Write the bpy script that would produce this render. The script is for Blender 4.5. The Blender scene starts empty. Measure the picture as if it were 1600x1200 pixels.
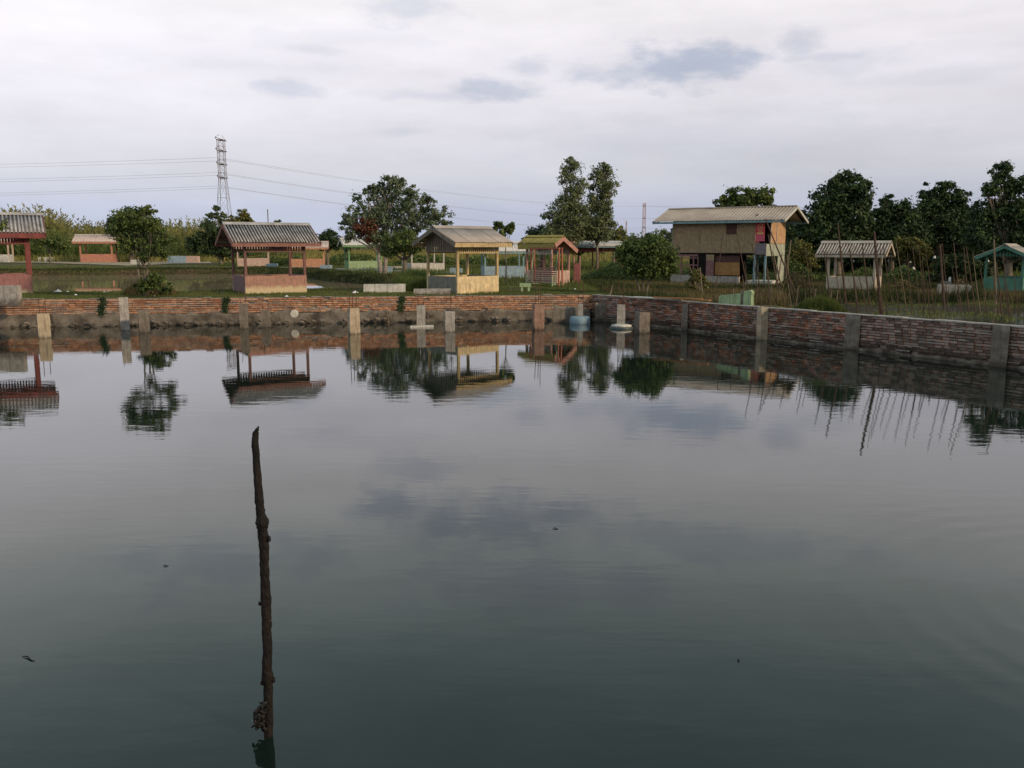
import bpy, math, random
import numpy as np
from mathutils import Vector, Matrix
from mathutils import noise as mnoise
R = math.radians
rng = np.random.default_rng(7)
random.seed(7)
C = bpy.context.scene.collection
SC = bpy.context.scene

# ------------------------------------------------------------------ camera
F = 1385.0            # focal length in photograph pixels (1600 wide)
H = 2.9               # eye height above the water
PITCH = math.atan(215.0 / F)
cam_d = bpy.data.cameras.new('camera'); cam = bpy.data.objects.new('camera', cam_d); C.objects.link(cam)
cam.location = (0, 0, H); cam.rotation_euler = (math.pi/2 - PITCH, 0, 0)
cam_d.sensor_width = 36.0; cam_d.lens = F / 1600.0 * 36.0
cam_d.clip_start = 0.1; cam_d.clip_end = 12000
SC.camera = cam

# ------------------------------------------------------------------ world, sun, exposure
SUN_AZ, SUN_EL = R(122), R(24)        # azimuth clockwise from +Y (to the right and a little behind the camera)
world = bpy.data.worlds.new('World'); SC.world = world; world.use_nodes = True
nt = world.node_tree; nt.nodes.clear(); N = nt.nodes.new; LK = nt.links.new
def wmath(op, a, b=None, c=None):
    n = N('ShaderNodeMath'); n.operation = op
    for i, x in enumerate((a, b, c)):
        if x is None: continue
        if isinstance(x, (int, float)): n.inputs[i].default_value = x
        else: LK(x, n.inputs[i])
    return n.outputs[0]
tc = N('ShaderNodeTexCoord'); sx = N('ShaderNodeSeparateXYZ'); LK(tc.outputs['Generated'], sx.inputs[0])
az = wmath('ARCTAN2', sx.outputs[0], sx.outputs[1]); el = sx.outputs[2]
sky = N('ShaderNodeTexSky'); sky.sky_type = 'NISHITA'; sky.sun_disc = False
sky.sun_elevation = SUN_EL; sky.sun_rotation = SUN_AZ; sky.dust_density = 2.5; sky.air_density = 1.0
bg1 = N('ShaderNodeBackground'); bg1.inputs[1].default_value = 0.10; LK(sky.outputs[0], bg1.inputs[0])
ramp = N('ShaderNodeValToRGB'); cr = ramp.color_ramp
stops = [(0.0, (.44, .48, .61)), (0.04, (.465, .50, .62)), (0.08, (.60, .595, .655)), (0.14, (.72, .69, .74)), (0.20, (.80, .76, .80)), (0.27, (.88, .84, .84)), (0.34, (.72, .76, .75)), (0.44, (.43, .53, .54)), (0.56, (.27, .36, .38)), (1.0, (.28, .37, .43))]
cr.elements[0].position, cr.elements[0].color = stops[0][0], stops[0][1] + (1,)
cr.elements[1].position, cr.elements[1].color = stops[-1][0], stops[-1][1] + (1,)
for p, c in stops[1:-1]:
    e = cr.elements.new(p); e.color = c + (1,)
LK(el, ramp.inputs[0])
# soft streaks in the cloud sheet
mp = N('ShaderNodeCombineXYZ'); LK(wmath('MULTIPLY', az, 2.2), mp.inputs[0]); LK(wmath('MULTIPLY', el, 11.0), mp.inputs[1])
nz = N('ShaderNodeTexNoise'); nz.inputs['Scale'].default_value = 1.6; nz.inputs['Detail'].default_value = 5; nz.inputs['Roughness'].default_value = .55
LK(mp.outputs[0], nz.inputs['Vector'])
streak = wmath('SUBTRACT', nz.outputs[0], 0.5)
mp2 = N('ShaderNodeCombineXYZ'); LK(wmath('MULTIPLY', az, 9.0), mp2.inputs[0]); LK(wmath('MULTIPLY', el, 22.0), mp2.inputs[1])
nz2 = N('ShaderNodeTexNoise'); nz2.inputs['Scale'].default_value = 1.8; nz2.inputs['Detail'].default_value = 7; nz2.inputs['Roughness'].default_value = .6
LK(mp2.outputs[0], nz2.inputs['Vector'])
puff = wmath('SUBTRACT', nz2.outputs[0], 0.5)
def pix_dir(u, v):
    x = (u - 800) / F; y = (600 - v) / F
    cp, sp = math.cos(PITCH), math.sin(PITCH)
    return Vector((x, cp + y*sp, -sp + y*cp))
def pix_ae(u, v):
    d = pix_dir(u, v).normalized(); return math.atan2(d.x, d.y), d.z
clouds = [(1085, 100, 120, 34, 1.0), (960, 112, 85, 26, .8), (765, 143, 80, 18, .75), (828, 108, 38, 12, .5), (450, 138, 55, 16, .55), (1250, 66, 38, 22, .55),
          (1320, 98, 110, 20, .35), (630, 206, 50, 9, .35), (490, 78, 60, 10, .3), (630, 12, 70, 26, .5), (1080, 235, 360, 60, .28), (1400, 330, 300, 60, .25),
          (780, -85, 190, 46, .8), (600, -58, 65, 36, .8), (300, -170, 200, 36, .5), (1130, -130, 220, 40, .5), (850, -210, 260, 40, .5), (1010, 100, 170, 16, .5), (700, 150, 120, 9, .4), (1290, 90, 90, 9, .5), (380, 100, 150, 16, .22), (560, 60, 130, 14, .2), (1450, 120, 120, 14, .25)]
total = None
for (u, v, w, h, s) in clouds:
    a0, e0 = pix_ae(u, v); wa = w / F; we = h / F
    d = wmath('SQRT', wmath('ADD', wmath('POWER', wmath('DIVIDE', wmath('SUBTRACT', az, a0), wa), 2.0), wmath('POWER', wmath('DIVIDE', wmath('SUBTRACT', el, e0), we), 2.0)))
    m = wmath('ADD', wmath('SUBTRACT', 1.0, d), wmath('MULTIPLY', puff, 3.6))
    mr = N('ShaderNodeMapRange'); mr.interpolation_type = 'SMOOTHSTEP'; LK(m, mr.inputs[0])
    mr.inputs[1].default_value = -0.35; mr.inputs[2].default_value = .95; mr.inputs[3].default_value = 0; mr.inputs[4].default_value = s
    total = mr.outputs[0] if total is None else wmath('MAXIMUM', total, mr.outputs[0])
mixc = N('ShaderNodeMix'); mixc.data_type = 'RGBA'; LK(wmath('MULTIPLY', total, .92), mixc.inputs[0])
LK(ramp.outputs[0], mixc.inputs[6]); mixc.inputs[7].default_value = (.42, .46, .565, 1)
bright = wmath('ADD', wmath('ADD', 1.0, wmath('ADD', wmath('MULTIPLY', streak, .42), wmath('MULTIPLY', puff, .14))), wmath('MULTIPLY', wmath('SINE', az), -0.16))
bg2 = N('ShaderNodeBackground'); LK(mixc.outputs[2], bg2.inputs[0]); LK(wmath('MULTIPLY', bright, 1.22), bg2.inputs[1])
ms = N('ShaderNodeMixShader'); ms.inputs[0].default_value = .86; LK(bg1.outputs[0], ms.inputs[1]); LK(bg2.outputs[0], ms.inputs[2])
wo = N('ShaderNodeOutputWorld'); LK(ms.outputs[0], wo.inputs[0])
sun_d = bpy.data.lights.new('sun', 'SUN'); sun_d.energy = 2.8; sun_d.angle = R(5); sun_d.color = (1.0, .77, .52)
sun = bpy.data.objects.new('sun', sun_d); C.objects.link(sun)
sdir = Vector((math.sin(SUN_AZ)*math.cos(SUN_EL), math.cos(SUN_AZ)*math.cos(SUN_EL), math.sin(SUN_EL)))
sun.rotation_euler = sdir.to_track_quat('Z', 'Y').to_euler(); sun.location = (40, -20, 40)
SC.view_settings.view_transform = 'Standard'; SC.view_settings.look = 'None'
SC.view_settings.exposure = 0.0; SC.view_settings.gamma = 1.0; SC.view_settings.use_curve_mapping = False
SC.cycles.max_bounces = 6; SC.cycles.diffuse_bounces = 3; SC.cycles.transparent_max_bounces = 8

# ------------------------------------------------------------------ helpers
def ground(u, v, z=0.95):
    d = pix_dir(u, v); t = (z - H) / d.z
    return Vector((d.x*t, d.y*t, z))
def at(u, v, Y):
    d = pix_dir(u, v); t = Y / d.y
    return Vector((d.x*t, Y, H + d.z*t))
GZ = 0.95

def tag(o, label=None, cat=None, group=None, kind=None):
    if label: o['label'] = label
    if cat: o['category'] = cat
    if group: o['group'] = group
    if kind: o['kind'] = kind
    return o
def empty(name, loc, rz=0.0):
    o = bpy.data.objects.new(name, None); C.objects.link(o); o.location = loc; o.rotation_euler = (0, 0, rz); o.empty_display_size = .2
    return o
def link(name, me, parent=None):
    o = bpy.data.objects.new(name, me); C.objects.link(o)
    if parent is not None: o.parent = parent
    return o

class MB:
    def __init__(s): s.v = []; s.f = []; s.m = []
    def add(s, vs, fs, mi=0):
        b = len(s.v); s.v += [tuple(p) for p in vs]; s.f += [tuple(i+b for i in f) for f in fs]; s.m += [mi]*len(fs); return s
    def box(s, x0, x1, y0, y1, z0, z1, j=0.0, mi=0):
        vs = [Vector((x, y, z)) + Vector([random.uniform(-j, j) for _ in range(3)]) for z in (z0, z1) for y in (y0, y1) for x in (x0, x1)]
        return s.add(vs, [(0,2,3,1), (4,5,7,6), (0,1,5,4), (2,6,7,3), (0,4,6,2), (1,3,7,5)], mi)
    def bar(s, p, q, w, h, mi=0, up=Vector((0,0,1))):
        p, q = Vector(p), Vector(q); d = (q-p).normalized()
        if abs(d.dot(up)) > .97: up = Vector((0,1,0))
        a = d.cross(up).normalized()*w/2; b = a.normalized().cross(d)*h/2
        vs = [p-a-b, p+a-b, p+a+b, p-a+b, q-a-b, q+a-b, q+a+b, q-a+b]
        return s.add(vs, [(0,1,2,3), (4,7,6,5), (0,4,5,1), (1,5,6,2), (2,6,7,3), (3,7,4,0)], mi)
    def tube(s, pts, rad, n=6, cap=True, mi=0, j=0.0):
        pts = [Vector(p) for p in pts]; b0 = len(s.v); 
        if not hasattr(rad, '__len__'): rad = [rad]*len(pts)
        for i, p in enumerate(pts):
            d = (pts[min(i+1, len(pts)-1)] - pts[max(i-1, 0)]).normalized()
            up = Vector((0,0,1)) if abs(d.z) < .9 else Vector((0,1,0))
            a = d.cross(up).normalized(); b = d.cross(a)
            for k in range(n):
                t = 2*math.pi*k/n; r = rad[i]*(1 + random.uniform(-j, j))
                s.v.append(tuple(p + a*math.cos(t)*r + b*math.sin(t)*r))
        for i in range(len(pts)-1):
            for k in range(n):
                k2 = (k+1) % n
                s.f.append((b0+i*n+k, b0+(i+1)*n+k, b0+(i+1)*n+k2, b0+i*n+k2)); s.m.append(mi)
        if cap:
            s.f.append(tuple(b0+k for k in range(n))); s.m.append(mi)
            s.f.append(tuple(b0+(len(pts)-1)*n+k for k in reversed(range(n)))); s.m.append(mi)
        return s
    def poly(s, pts, depth, mi=0):      # extruded outline
        n = len(pts); dp = Vector(depth); a = [Vector(p) for p in pts]; b = [p+dp for p in a]
        fs = [tuple(range(n)), tuple(reversed(range(n, 2*n)))] + [(i, n+i, n+(i+1) % n, (i+1) % n) for i in range(n)]
        return s.add(a+b, fs, mi)
    def mesh(s, name, mats, smooth=False):
        me = bpy.data.meshes.new(name); me.from_pydata(s.v, [], s.f)
        for m in (mats if isinstance(mats, (list, tuple)) else [mats]): me.materials.append(m)
        if any(s.m): me.polygons.foreach_set('material_index', s.m)
        if smooth: me.polygons.foreach_set('use_smooth', [True]*len(s.f))
        me.update(); return me
    def build(s, name, mats, parent=None, smooth=False): return link(name, s.mesh(name, mats, smooth), parent)

def np_mesh(name, verts, k, mat):
    """verts (n,k,3): n separate polygons of k corners."""
    n = verts.shape[0]; me = bpy.data.meshes.new(name)
    me.vertices.add(n*k); me.vertices.foreach_set('co', verts.reshape(-1).astype(np.float32))
    me.loops.add(n*k); me.loops.foreach_set('vertex_index', np.arange(n*k, dtype=np.int32))
    me.polygons.add(n); me.polygons.foreach_set('loop_start', np.arange(0, n*k, k, dtype=np.int32))
    me.polygons.foreach_set('loop_total', np.full(n, k, dtype=np.int32))
    me.materials.append(mat); me.update(calc_edges=True); return me

# ------------------------------------------------------------------ materials
def srgb(*c):
    return tuple(((x/255)/12.92 if x/255 <= .04045 else ((x/255+.055)/1.055)**2.4) for x in c)
def node_mat(name):
    m = bpy.data.materials.new(name); m.use_nodes = True; t = m.node_tree
    return m, t, t.nodes['Principled BSDF']
def mat(name, c1, c2=None, scale=3.0, rough=.85, bump=.3, bscale=25.0, lo=.35, hi=.65, c3=None, z3=None, stretch=(1,1,1), metallic=0.0, rnd=0.0, streaks=0.0):
    """c1/c2 mottled by noise; c3 = another paint or grime below height z3 (object space, ragged edge)."""
    m, t, b = node_mat(name); n = t.nodes.new; l = t.links.new
    tcn = n('ShaderNodeTexCoord'); mpn = n('ShaderNodeMapping'); mpn.inputs['Scale'].default_value = stretch; l(tcn.outputs['Object'], mpn.inputs[0])
    nz = n('ShaderNodeTexNoise'); nz.inputs['Scale'].default_value = scale; nz.inputs['Detail'].default_value = 6; nz.inputs['Roughness'].default_value = .65; l(mpn.outputs[0], nz.inputs['Vector'])
    r = n('ShaderNodeValToRGB'); r.color_ramp.elements[0].position = lo; r.color_ramp.elements[1].position = hi
    r.color_ramp.elements[0].color = tuple(c1)+(1,); r.color_ramp.elements[1].color = tuple(c2 or c1)+(1,); l(nz.outputs[0], r.inputs[0])
    out = r.outputs[0]
    if streaks:
        m2 = n('ShaderNodeMapping'); m2.inputs['Scale'].default_value = (9, 9, .9); l(tcn.outputs['Object'], m2.inputs[0])
        s2 = n('ShaderNodeTexNoise'); s2.inputs['Scale'].default_value = 2; s2.inputs['Detail'].default_value = 4; l(m2.outputs[0], s2.inputs['Vector'])
        mr = n('ShaderNodeMapRange'); mr.inputs[1].default_value = .5; mr.inputs[2].default_value = .75; mr.inputs[3].default_value = 0; mr.inputs[4].default_value = streaks; l(s2.outputs[0], mr.inputs[0])
        mx = n('ShaderNodeMix'); mx.data_type = 'RGBA'; l(mr.outputs[0], mx.inputs[0]); l(out, mx.inputs[6]); mx.inputs[7].default_value = (.05, .045, .035, 1); out = mx.outputs[2]
    if c3 is not None:
        sp = n('ShaderNodeSeparateXYZ'); l(tcn.outputs['Object'], sp.inputs[0])
        ad = n('ShaderNodeMath'); ad.operation = 'MULTIPLY_ADD'; l(nz.outputs[0], ad.inputs[0]); ad.inputs[1].default_value = .45; l(sp.outputs[2], ad.inputs[2])
        mr = n('ShaderNodeMapRange'); mr.inputs[1].default_value = z3+.14; mr.inputs[2].default_value = z3+.30; mr.inputs[3].default_value = 1; mr.inputs[4].default_value = 0; l(ad.outputs[0], mr.inputs[0])
        mx = n('ShaderNodeMix'); mx.data_type = 'RGBA'; l(mr.outputs[0], mx.inputs[0]); l(out, mx.inputs[6]); mx.inputs[7].default_value = tuple(c3)+(1,); out = mx.outputs[2]
    if rnd:
        oi = n('ShaderNodeObjectInfo'); ge = n('ShaderNodeNewGeometry'); ad = n('ShaderNodeMath'); ad.operation = 'ADD'; l(oi.outputs['Random'], ad.inputs[0]); l(ge.outputs['Random Per Island'], ad.inputs[1])
        fr = n('ShaderNodeMath'); fr.operation = 'FRACT'; l(ad.outputs[0], fr.inputs[0])
        mr = n('ShaderNodeMapRange'); mr.inputs[3].default_value = 1-rnd; mr.inputs[4].default_value = 1+rnd; l(fr.outputs[0], mr.inputs[0])
        hs = n('ShaderNodeHueSaturation'); l(mr.outputs[0], hs.inputs['Value']); l(out, hs.inputs['Color']); out = hs.outputs[0]
    l(out, b.inputs['Base Color']); b.inputs['Roughness'].default_value = rough; b.inputs['Metallic'].default_value = metallic
    b.inputs['Specular IOR Level'].default_value = .25
    if bump:
        bn = n('ShaderNodeTexNoise'); bn.inputs['Scale'].default_value = bscale; bn.inputs['Detail'].default_value = 5; l(mpn.outputs[0], bn.inputs['Vector'])
        bp = n('ShaderNodeBump'); bp.inputs['Strength'].default_value = bump; bp.inputs['Distance'].default_value = .02; l(bn.outputs[0], bp.inputs['Height']); l(bp.outputs[0], b.inputs['Normal'])
    return m
def leaf_mat(name, cols, trans=.3, rough=.6):
    """leaf colours picked at random per leaf, with slow variation over the crown."""
    m, t, b = node_mat(name); n = t.nodes.new; l = t.links.new
    ge = n('ShaderNodeNewGeometry'); tcn = n('ShaderNodeTexCoord'); nz = n('ShaderNodeTexNoise'); nz.inputs['Scale'].default_value = .9; nz.inputs['Detail'].default_value = 3; l(tcn.outputs['Object'], nz.inputs['Vector'])
    a = n('ShaderNodeMath'); a.operation = 'MULTIPLY_ADD'; l(ge.outputs['Random Per Island'], a.inputs[0]); a.inputs[1].default_value = .62
    s = n('ShaderNodeMapRange'); s.inputs[1].default_value = .3; s.inputs[2].default_value = .7; s.inputs[3].default_value = 0; s.inputs[4].default_value = .38; l(nz.outputs[0], s.inputs[0]); l(s.outputs[0], a.inputs[2])
    r = n('ShaderNodeValToRGB'); e = r.color_ramp.elements; e[0].position = 0; e[0].color = cols[0]+(1,); e[1].position = 1; e[1].color = cols[-1]+(1,)
    for i, c in enumerate(cols[1:-1]): x = e.new((i+1)/(len(cols)-1)); x.color = c+(1,)
    l(a.outputs[0], r.inputs[0]); l(r.outputs[0], b.inputs['Base Color']); b.inputs['Roughness'].default_value = rough; b.inputs['Specular IOR Level'].default_value = .2
    tr = n('ShaderNodeBsdfTranslucent'); l(r.outputs[0], tr.inputs[0]); mx = n('ShaderNodeMixShader'); mx.inputs[0].default_value = trans
    l(b.outputs[0], mx.inputs[1]); l(tr.outputs[0], mx.inputs[2]); l(mx.outputs[0], t.nodes['Material Output'].inputs[0])
    return m
MAT = {}
MAT['trunk'] = mat('bark', (.10, .08, .06), (.20, .17, .13), 6, .95, .6, 18, stretch=(1, 1, .3))
MAT['pale_bark'] = mat('pale_bark', (.20, .17, .14), (.32, .28, .24), 6, .95, .5, 18)
MAT['leaf_grey'] = leaf_mat('leaf_grey_green', [(00.040, 00.058, 00.036), (00.082, 00.112, 00.061), (00.144, 00.190, 00.100), (00.270, 00.306, 00.198)])
MAT['leaf_tall'] = leaf_mat('leaf_tall', [(00.052, 00.070, 00.037), (00.112, 00.139, 00.061), (00.184, 00.214, 00.102), (00.306, 00.317, 00.174)])
MAT['leaf_dark'] = leaf_mat('leaf_dark', [(00.013, 00.023, 00.013), (00.029, 00.049, 00.023), (00.052, 00.082, 00.029), (00.106, 00.154, 00.046)], .2)
MAT['leaf_mid'] = leaf_mat('leaf_mid', [(0.029, 0.045, 0.016), (0.064, 0.096, 0.029), (0.120, 0.160, 0.045), (0.224, 0.256, 0.072)])
MAT['leaf_olive'] = leaf_mat('leaf_olive', [(0.048, 0.048, 0.019), (0.104, 0.104, 0.035), (0.176, 0.176, 0.048), (0.304, 0.272, 0.080)])
MAT['leaf_red'] = leaf_mat('leaf_dead_red', [(0.090, 0.042, 0.027), (0.180, 0.075, 0.045), (0.270, 0.120, 0.075)])
MAT['reed'] = leaf_mat('reed', [(000.074, 000.074, 000.030), (000.141, 000.147, 000.050), (000.232, 000.225, 000.074), (000.365, 000.315, 000.125)], .35)
MAT['grass'] = leaf_mat('grass', [(0.044, 0.062, 0.015), (0.075, 0.106, 0.025), (0.119, 0.144, 0.037), (0.213, 0.188, 0.062)], .3)
MAT['weed'] = leaf_mat('weed_brown', [(0.047, 0.038, 0.019), (0.101, 0.074, 0.038), (0.135, 0.115, 0.043), (0.230, 0.176, 0.081)], .25)
MAT['bank'] = leaf_mat('bank_growth', [(.016, .022, .008), (.032, .042, .013), (.055, .07, .02), (.10, .10, .035)], .2)
MAT['rice'] = leaf_mat('rice', [(0.091, 0.111, 0.029), (0.169, 0.163, 0.046), (0.260, 0.221, 0.065), (0.351, 0.273, 0.098)], .35)

def ground_mat():
    m, t, b = node_mat('soil_and_turf'); n = t.nodes.new; l = t.links.new
    tcn = n('ShaderNodeTexCoord')
    a = n('ShaderNodeTexNoise'); a.inputs['Scale'].default_value = .35; a.inputs['Detail'].default_value = 8; l(tcn.outputs['Object'], a.inputs['Vector'])
    r = n('ShaderNodeValToRGB'); e = r.color_ramp.elements; e[0].position = .36; e[0].color = (.11, .075, .045, 1); e[1].position = .60; e[1].color = (.065, .075, .025, 1)
    x = e.new(.47); x.color = (.085, .080, .030, 1); x = e.new(.7); x.color = (.10, .11, .035, 1); l(a.outputs[0], r.inputs[0])
    # wet mud low on the banks
    sp = n('ShaderNodeSeparateXYZ'); l(tcn.outputs['Object'], sp.inputs[0]); mr = n('ShaderNodeMapRange'); mr.inputs[1].default_value = .35; mr.inputs[2].default_value = .85; l(sp.outputs[2], mr.inputs[0])
    mx = n('ShaderNodeMix'); mx.data_type = 'RGBA'; l(mr.outputs[0], mx.inputs[0]); mx.inputs[6].default_value = (.045, .032, .024, 1); l(r.outputs[0], mx.inputs[7]); l(mx.outputs[2], b.inputs['Base Color'])
    b.inputs['Roughness'].default_value = .95; b.inputs['Specular IOR Level'].default_value = .15
    bn = n('ShaderNodeTexNoise'); bn.inputs['Scale'].default_value = 9; bn.inputs['Detail'].default_value = 6; l(tcn.outputs['Object'], bn.inputs['Vector'])
    bp = n('ShaderNodeBump'); bp.inputs['Strength'].default_value = .6; bp.inputs['Distance'].default_value = .05; l(bn.outputs[0], bp.inputs['Height']); l(bp.outputs[0], b.inputs['Normal'])
    return m
MAT['ground'] = ground_mat()
def water_mat(name, body, amp, rings=None, ro=(.012, .035)):
    m, t, b = node_mat(name); n = t.nodes.new; l = t.links.new
    tcn = n('ShaderNodeTexCoord')
    b.inputs['Base Color'].default_value = body+(1,); b.inputs['IOR'].default_value = 1.45; b.inputs['Specular IOR Level'].default_value = .5
    big = n('ShaderNodeTexNoise'); big.inputs['Scale'].default_value = .22; big.inputs['Detail'].default_value = 2; l(tcn.outputs['Object'], big.inputs['Vector'])
    rr = n('ShaderNodeMapRange'); rr.inputs[1].default_value = .35; rr.inputs[2].default_value = .7; rr.inputs[3].default_value = ro[0]; rr.inputs[4].default_value = ro[1]; l(big.outputs[0], rr.inputs[0]); l(rr.outputs[0], b.inputs['Roughness'])
    mp = n('ShaderNodeMapping'); mp.inputs['Scale'].default_value = (.55, 1.6, 1); mp.inputs['Rotation'].default_value = (0, 0, .25); l(tcn.outputs['Object'], mp.inputs[0])
    a = n('ShaderNodeTexNoise'); a.inputs['Scale'].default_value = 2.6; a.inputs['Detail'].default_value = 3; a.inputs['Roughness'].default_value = .5; l(mp.outputs[0], a.inputs['Vector'])
    am = n('ShaderNodeMapRange'); am.inputs[1].default_value = .38; am.inputs[2].default_value = .68; am.inputs[3].default_value = .35; am.inputs[4].default_value = 1.3; l(big.outputs[0], am.inputs[0])
    h = n('ShaderNodeMath'); h.operation = 'MULTIPLY'; l(a.outputs[0], h.inputs[0]); l(am.outputs[0], h.inputs[1])
    out = h.outputs[0]
    if rings:
        for (cx, cy, per, ht, fall) in rings:
            s = n('ShaderNodeVectorMath'); s.operation = 'DISTANCE'; l(tcn.outputs['Object'], s.inputs[0]); s.inputs[1].default_value = (cx, cy, 0)
            q = n('ShaderNodeMath'); q.operation = 'MULTIPLY'; l(s.outputs['Value'], q.inputs[0]); q.inputs[1].default_value = 2*math.pi/per
            si = n('ShaderNodeMath'); si.operation = 'SINE'; l(q.outputs[0], si.inputs[0])
            fa = n('ShaderNodeMapRange'); fa.interpolation_type = 'SMOOTHSTEP'; fa.inputs[1].default_value = fall*.3; fa.inputs[2].default_value = fall; fa.inputs[3].default_value = ht; fa.inputs[4].default_value = 0; l(s.outputs['Value'], fa.inputs[0])
            mu = n('ShaderNodeMath'); mu.operation = 'MULTIPLY'; l(si.outputs[0], mu.inputs[0]); l(fa.outputs[0], mu.inputs[1])
            ad = n('ShaderNodeMath'); ad.operation = 'ADD'; l(out, ad.inputs[0]); l(mu.outputs[0], ad.inputs[1]); out = ad.outputs[0]
    bp = n('ShaderNodeBump'); bp.inputs['Strength'].default_value = 1; bp.inputs['Distance'].default_value = amp; l(out, bp.inputs['Height']); l(bp.outputs[0], b.inputs['Normal'])
    return m
MAT['water'] = water_mat('pond_water', (.007, .015, .012), .0019, [(5.6, 6.6, .34, .22, 4.2)])
MAT['water2'] = water_mat('back_pond_water', (.32, .26, .17), .0005)
MAT['water3'] = water_mat('canal_water', (.05, .041, .032), .004, ro=(.10, .2))

CONC = (.30, .28, .25); 
MAT['concrete'] = mat('weathered_concrete', (.24, .22, .20), (.42, .39, .35), 5, .9, .5, 30, c3=(.12, .10, .085), z3=.05, streaks=.5)
MAT['concrete_warm'] = mat('weathered_concrete_warm', (.30, .24, .17), (.46, .38, .27), 5, .9, .5, 30, c3=(.12, .10, .08), z3=.05, streaks=.5)
MAT['concrete_dark'] = mat('damp_concrete', (.12, .10, .082), (.21, .18, .15), 5, .92, .6, 25, c3=(.07, .06, .05), z3=.1, streaks=.5)
MAT['concrete_red'] = mat('reddish_concrete', (.20, .12, .09), (.32, .20, .15), 5, .92, .5, 25, c3=(.09, .06, .05), z3=.1, streaks=.5)
MAT['concrete_pale'] = mat('pale_plaster', (.45, .43, .38), (.62, .60, .54), 5, .85, .3, 30, streaks=.5)
MAT['mortar'] = mat('mortar', (.16, .14, .12), (.28, .25, .22), 6, .95, .7, 30)
MAT['mortar_cap'] = mat('mortar_cap', (.26, .24, .21), (.42, .40, .37), 5, .95, .6, 30)
MAT['mud'] = mat('muddy_foundation', (.055, .043, .034), (.19, .165, .135), 2.2, .9, .9, 14, c3=(.035, .028, .022), z3=-.02)
MAT['brick_warm'] = mat('brick_orange', (.34, .145, .078), (.44, .27, .17), 4, .92, .6, 40, rnd=.35)
def damp_brick():
    m = mat('brick_weathered', (.27, .105, .06), (.23, .195, .17), 3.0, .93, .7, 30, rnd=.55, lo=.42, hi=.62); t = m.node_tree; n = t.nodes.new; l = t.links.new; b = t.nodes['Principled BSDF']
    src = b.inputs['Base Color'].links[0].from_socket; ge = n('ShaderNodeNewGeometry'); sp = n('ShaderNodeSeparateXYZ'); l(ge.outputs['Position'], sp.inputs[0])
    nz = n('ShaderNodeTexNoise'); nz.inputs['Scale'].default_value = 1.6; nz.inputs['Detail'].default_value = 5; l(ge.outputs['Position'], nz.inputs['Vector'])
    for inp, big in ((src, 0),):
        # moss and soot stains in patches, then the damp tide band above the water
        r = n('ShaderNodeMapRange'); r.inputs[1].default_value = .54; r.inputs[2].default_value = .68; r.inputs[4].default_value = .55; l(nz.outputs[0], r.inputs[0])
        mx = n('ShaderNodeMix'); mx.data_type = 'RGBA'; l(r.outputs[0], mx.inputs[0]); l(inp, mx.inputs[6]); mx.inputs[7].default_value = (.07, .075, .055, 1)
        a = n('ShaderNodeMath'); a.operation = 'MULTIPLY_ADD'; l(nz.outputs[0], a.inputs[0]); a.inputs[1].default_value = .35; l(sp.outputs[2], a.inputs[2])
        r2 = n('ShaderNodeMapRange'); r2.inputs[1].default_value = .34; r2.inputs[2].default_value = .52; r2.inputs[3].default_value = .85; r2.inputs[4].default_value = 0; l(a.outputs[0], r2.inputs[0])
        m2 = n('ShaderNodeMix'); m2.data_type = 'RGBA'; l(r2.outputs[0], m2.inputs[0]); l(mx.outputs[2], m2.inputs[6]); m2.inputs[7].default_value = (.035, .026, .022, 1); l(m2.outputs[2], b.inputs['Base Color'])
    return m
MAT['brick_grey'] = damp_brick()
MAT['rust'] = mat('rusty_steel', (.06, .035, .025), (.12, .06, .04), 20, .8, .2)
MAT['stick'] = mat('wet_dark_wood', (.005, .004, .0035), (.017, .011, .009), 22, .75, 1.0, 60, stretch=(1, 1, .35))
MAT['bamboo'] = mat('old_bamboo', (.11, .08, .055), (.20, .15, .10), 6, .8, .3, 30)
MAT['bamboo_dark'] = mat('dark_pole', (.05, .032, .024), (.10, .065, .045), 6, .85, .4, 30)
MAT['plank'] = mat('orange_plank', (.36, .15, .06), (.45, .22, .10), 8, .85, .3, 30)
MAT['white'] = mat('white_plastic', (.7, .7, .68), (.8, .8, .78), 8, .6, .2)
MAT['steel_far'] = mat('galvanised_lattice', (.11, .07, .05), (.17, .11, .085), 1, .7, 0)
MAT['pylon_red_haze'] = mat('pylon_red_haze', (.50, .36, .38), (.58, .46, .49), 1, .8, 0)  # pale tone puts the distance haze into the pylon colour
MAT['wire'] = mat('wire', (.32, .32, .36), None, 1, .7, 0)
def paint(name, c, dirt=None, zz=None, streaks=.5):
    g = sum(c)/3; c = tuple(x*.88+g*.12 for x in c); d = tuple((x*.62+g*.06) for x in c); return mat(name, d, c, 4, .8, .25, 25, c3=dirt, z3=zz, streaks=streaks)

# ------------------------------------------------------------------ layout of the pond, back pond and canal
WL = ground(0, 511, 0); WC = Vector((ground(925, 499.5, 0).x, ground(925, 499.5, 0).y, 0)); WR = ground(1600, 577, 0)
WL.z = WR.z = 0
dl = (WL - WC).normalized(); dr = (WR - WC).normalized()
WLX = WC + dl*46; WRX = WC + dr*34
pond = [(WRX.x, WRX.y), (WC.x, WC.y), (WLX.x, WLX.y), (-42, .4), (20, .4)]
p2 = [ground(*q) for q in ((-420, 456), (0, 455), (330, 453.5), (400, 450), (500, 450), (560, 450.5), (596, 449))] + \
     [ground(*q, .5) for q in ((640, 449), (600, 446), (560, 443), (505, 438), (470, 430), (420, 428), (300, 428), (150, 429.5), (0, 431), (-420, 433))]
pond2 = [(p.x, p.y) for p in p2]
nr = Vector((-dr.y, dr.x, 0)); nr = nr if nr.x > 0 else -nr      # outward (right) normal of the right-hand wall
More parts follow.
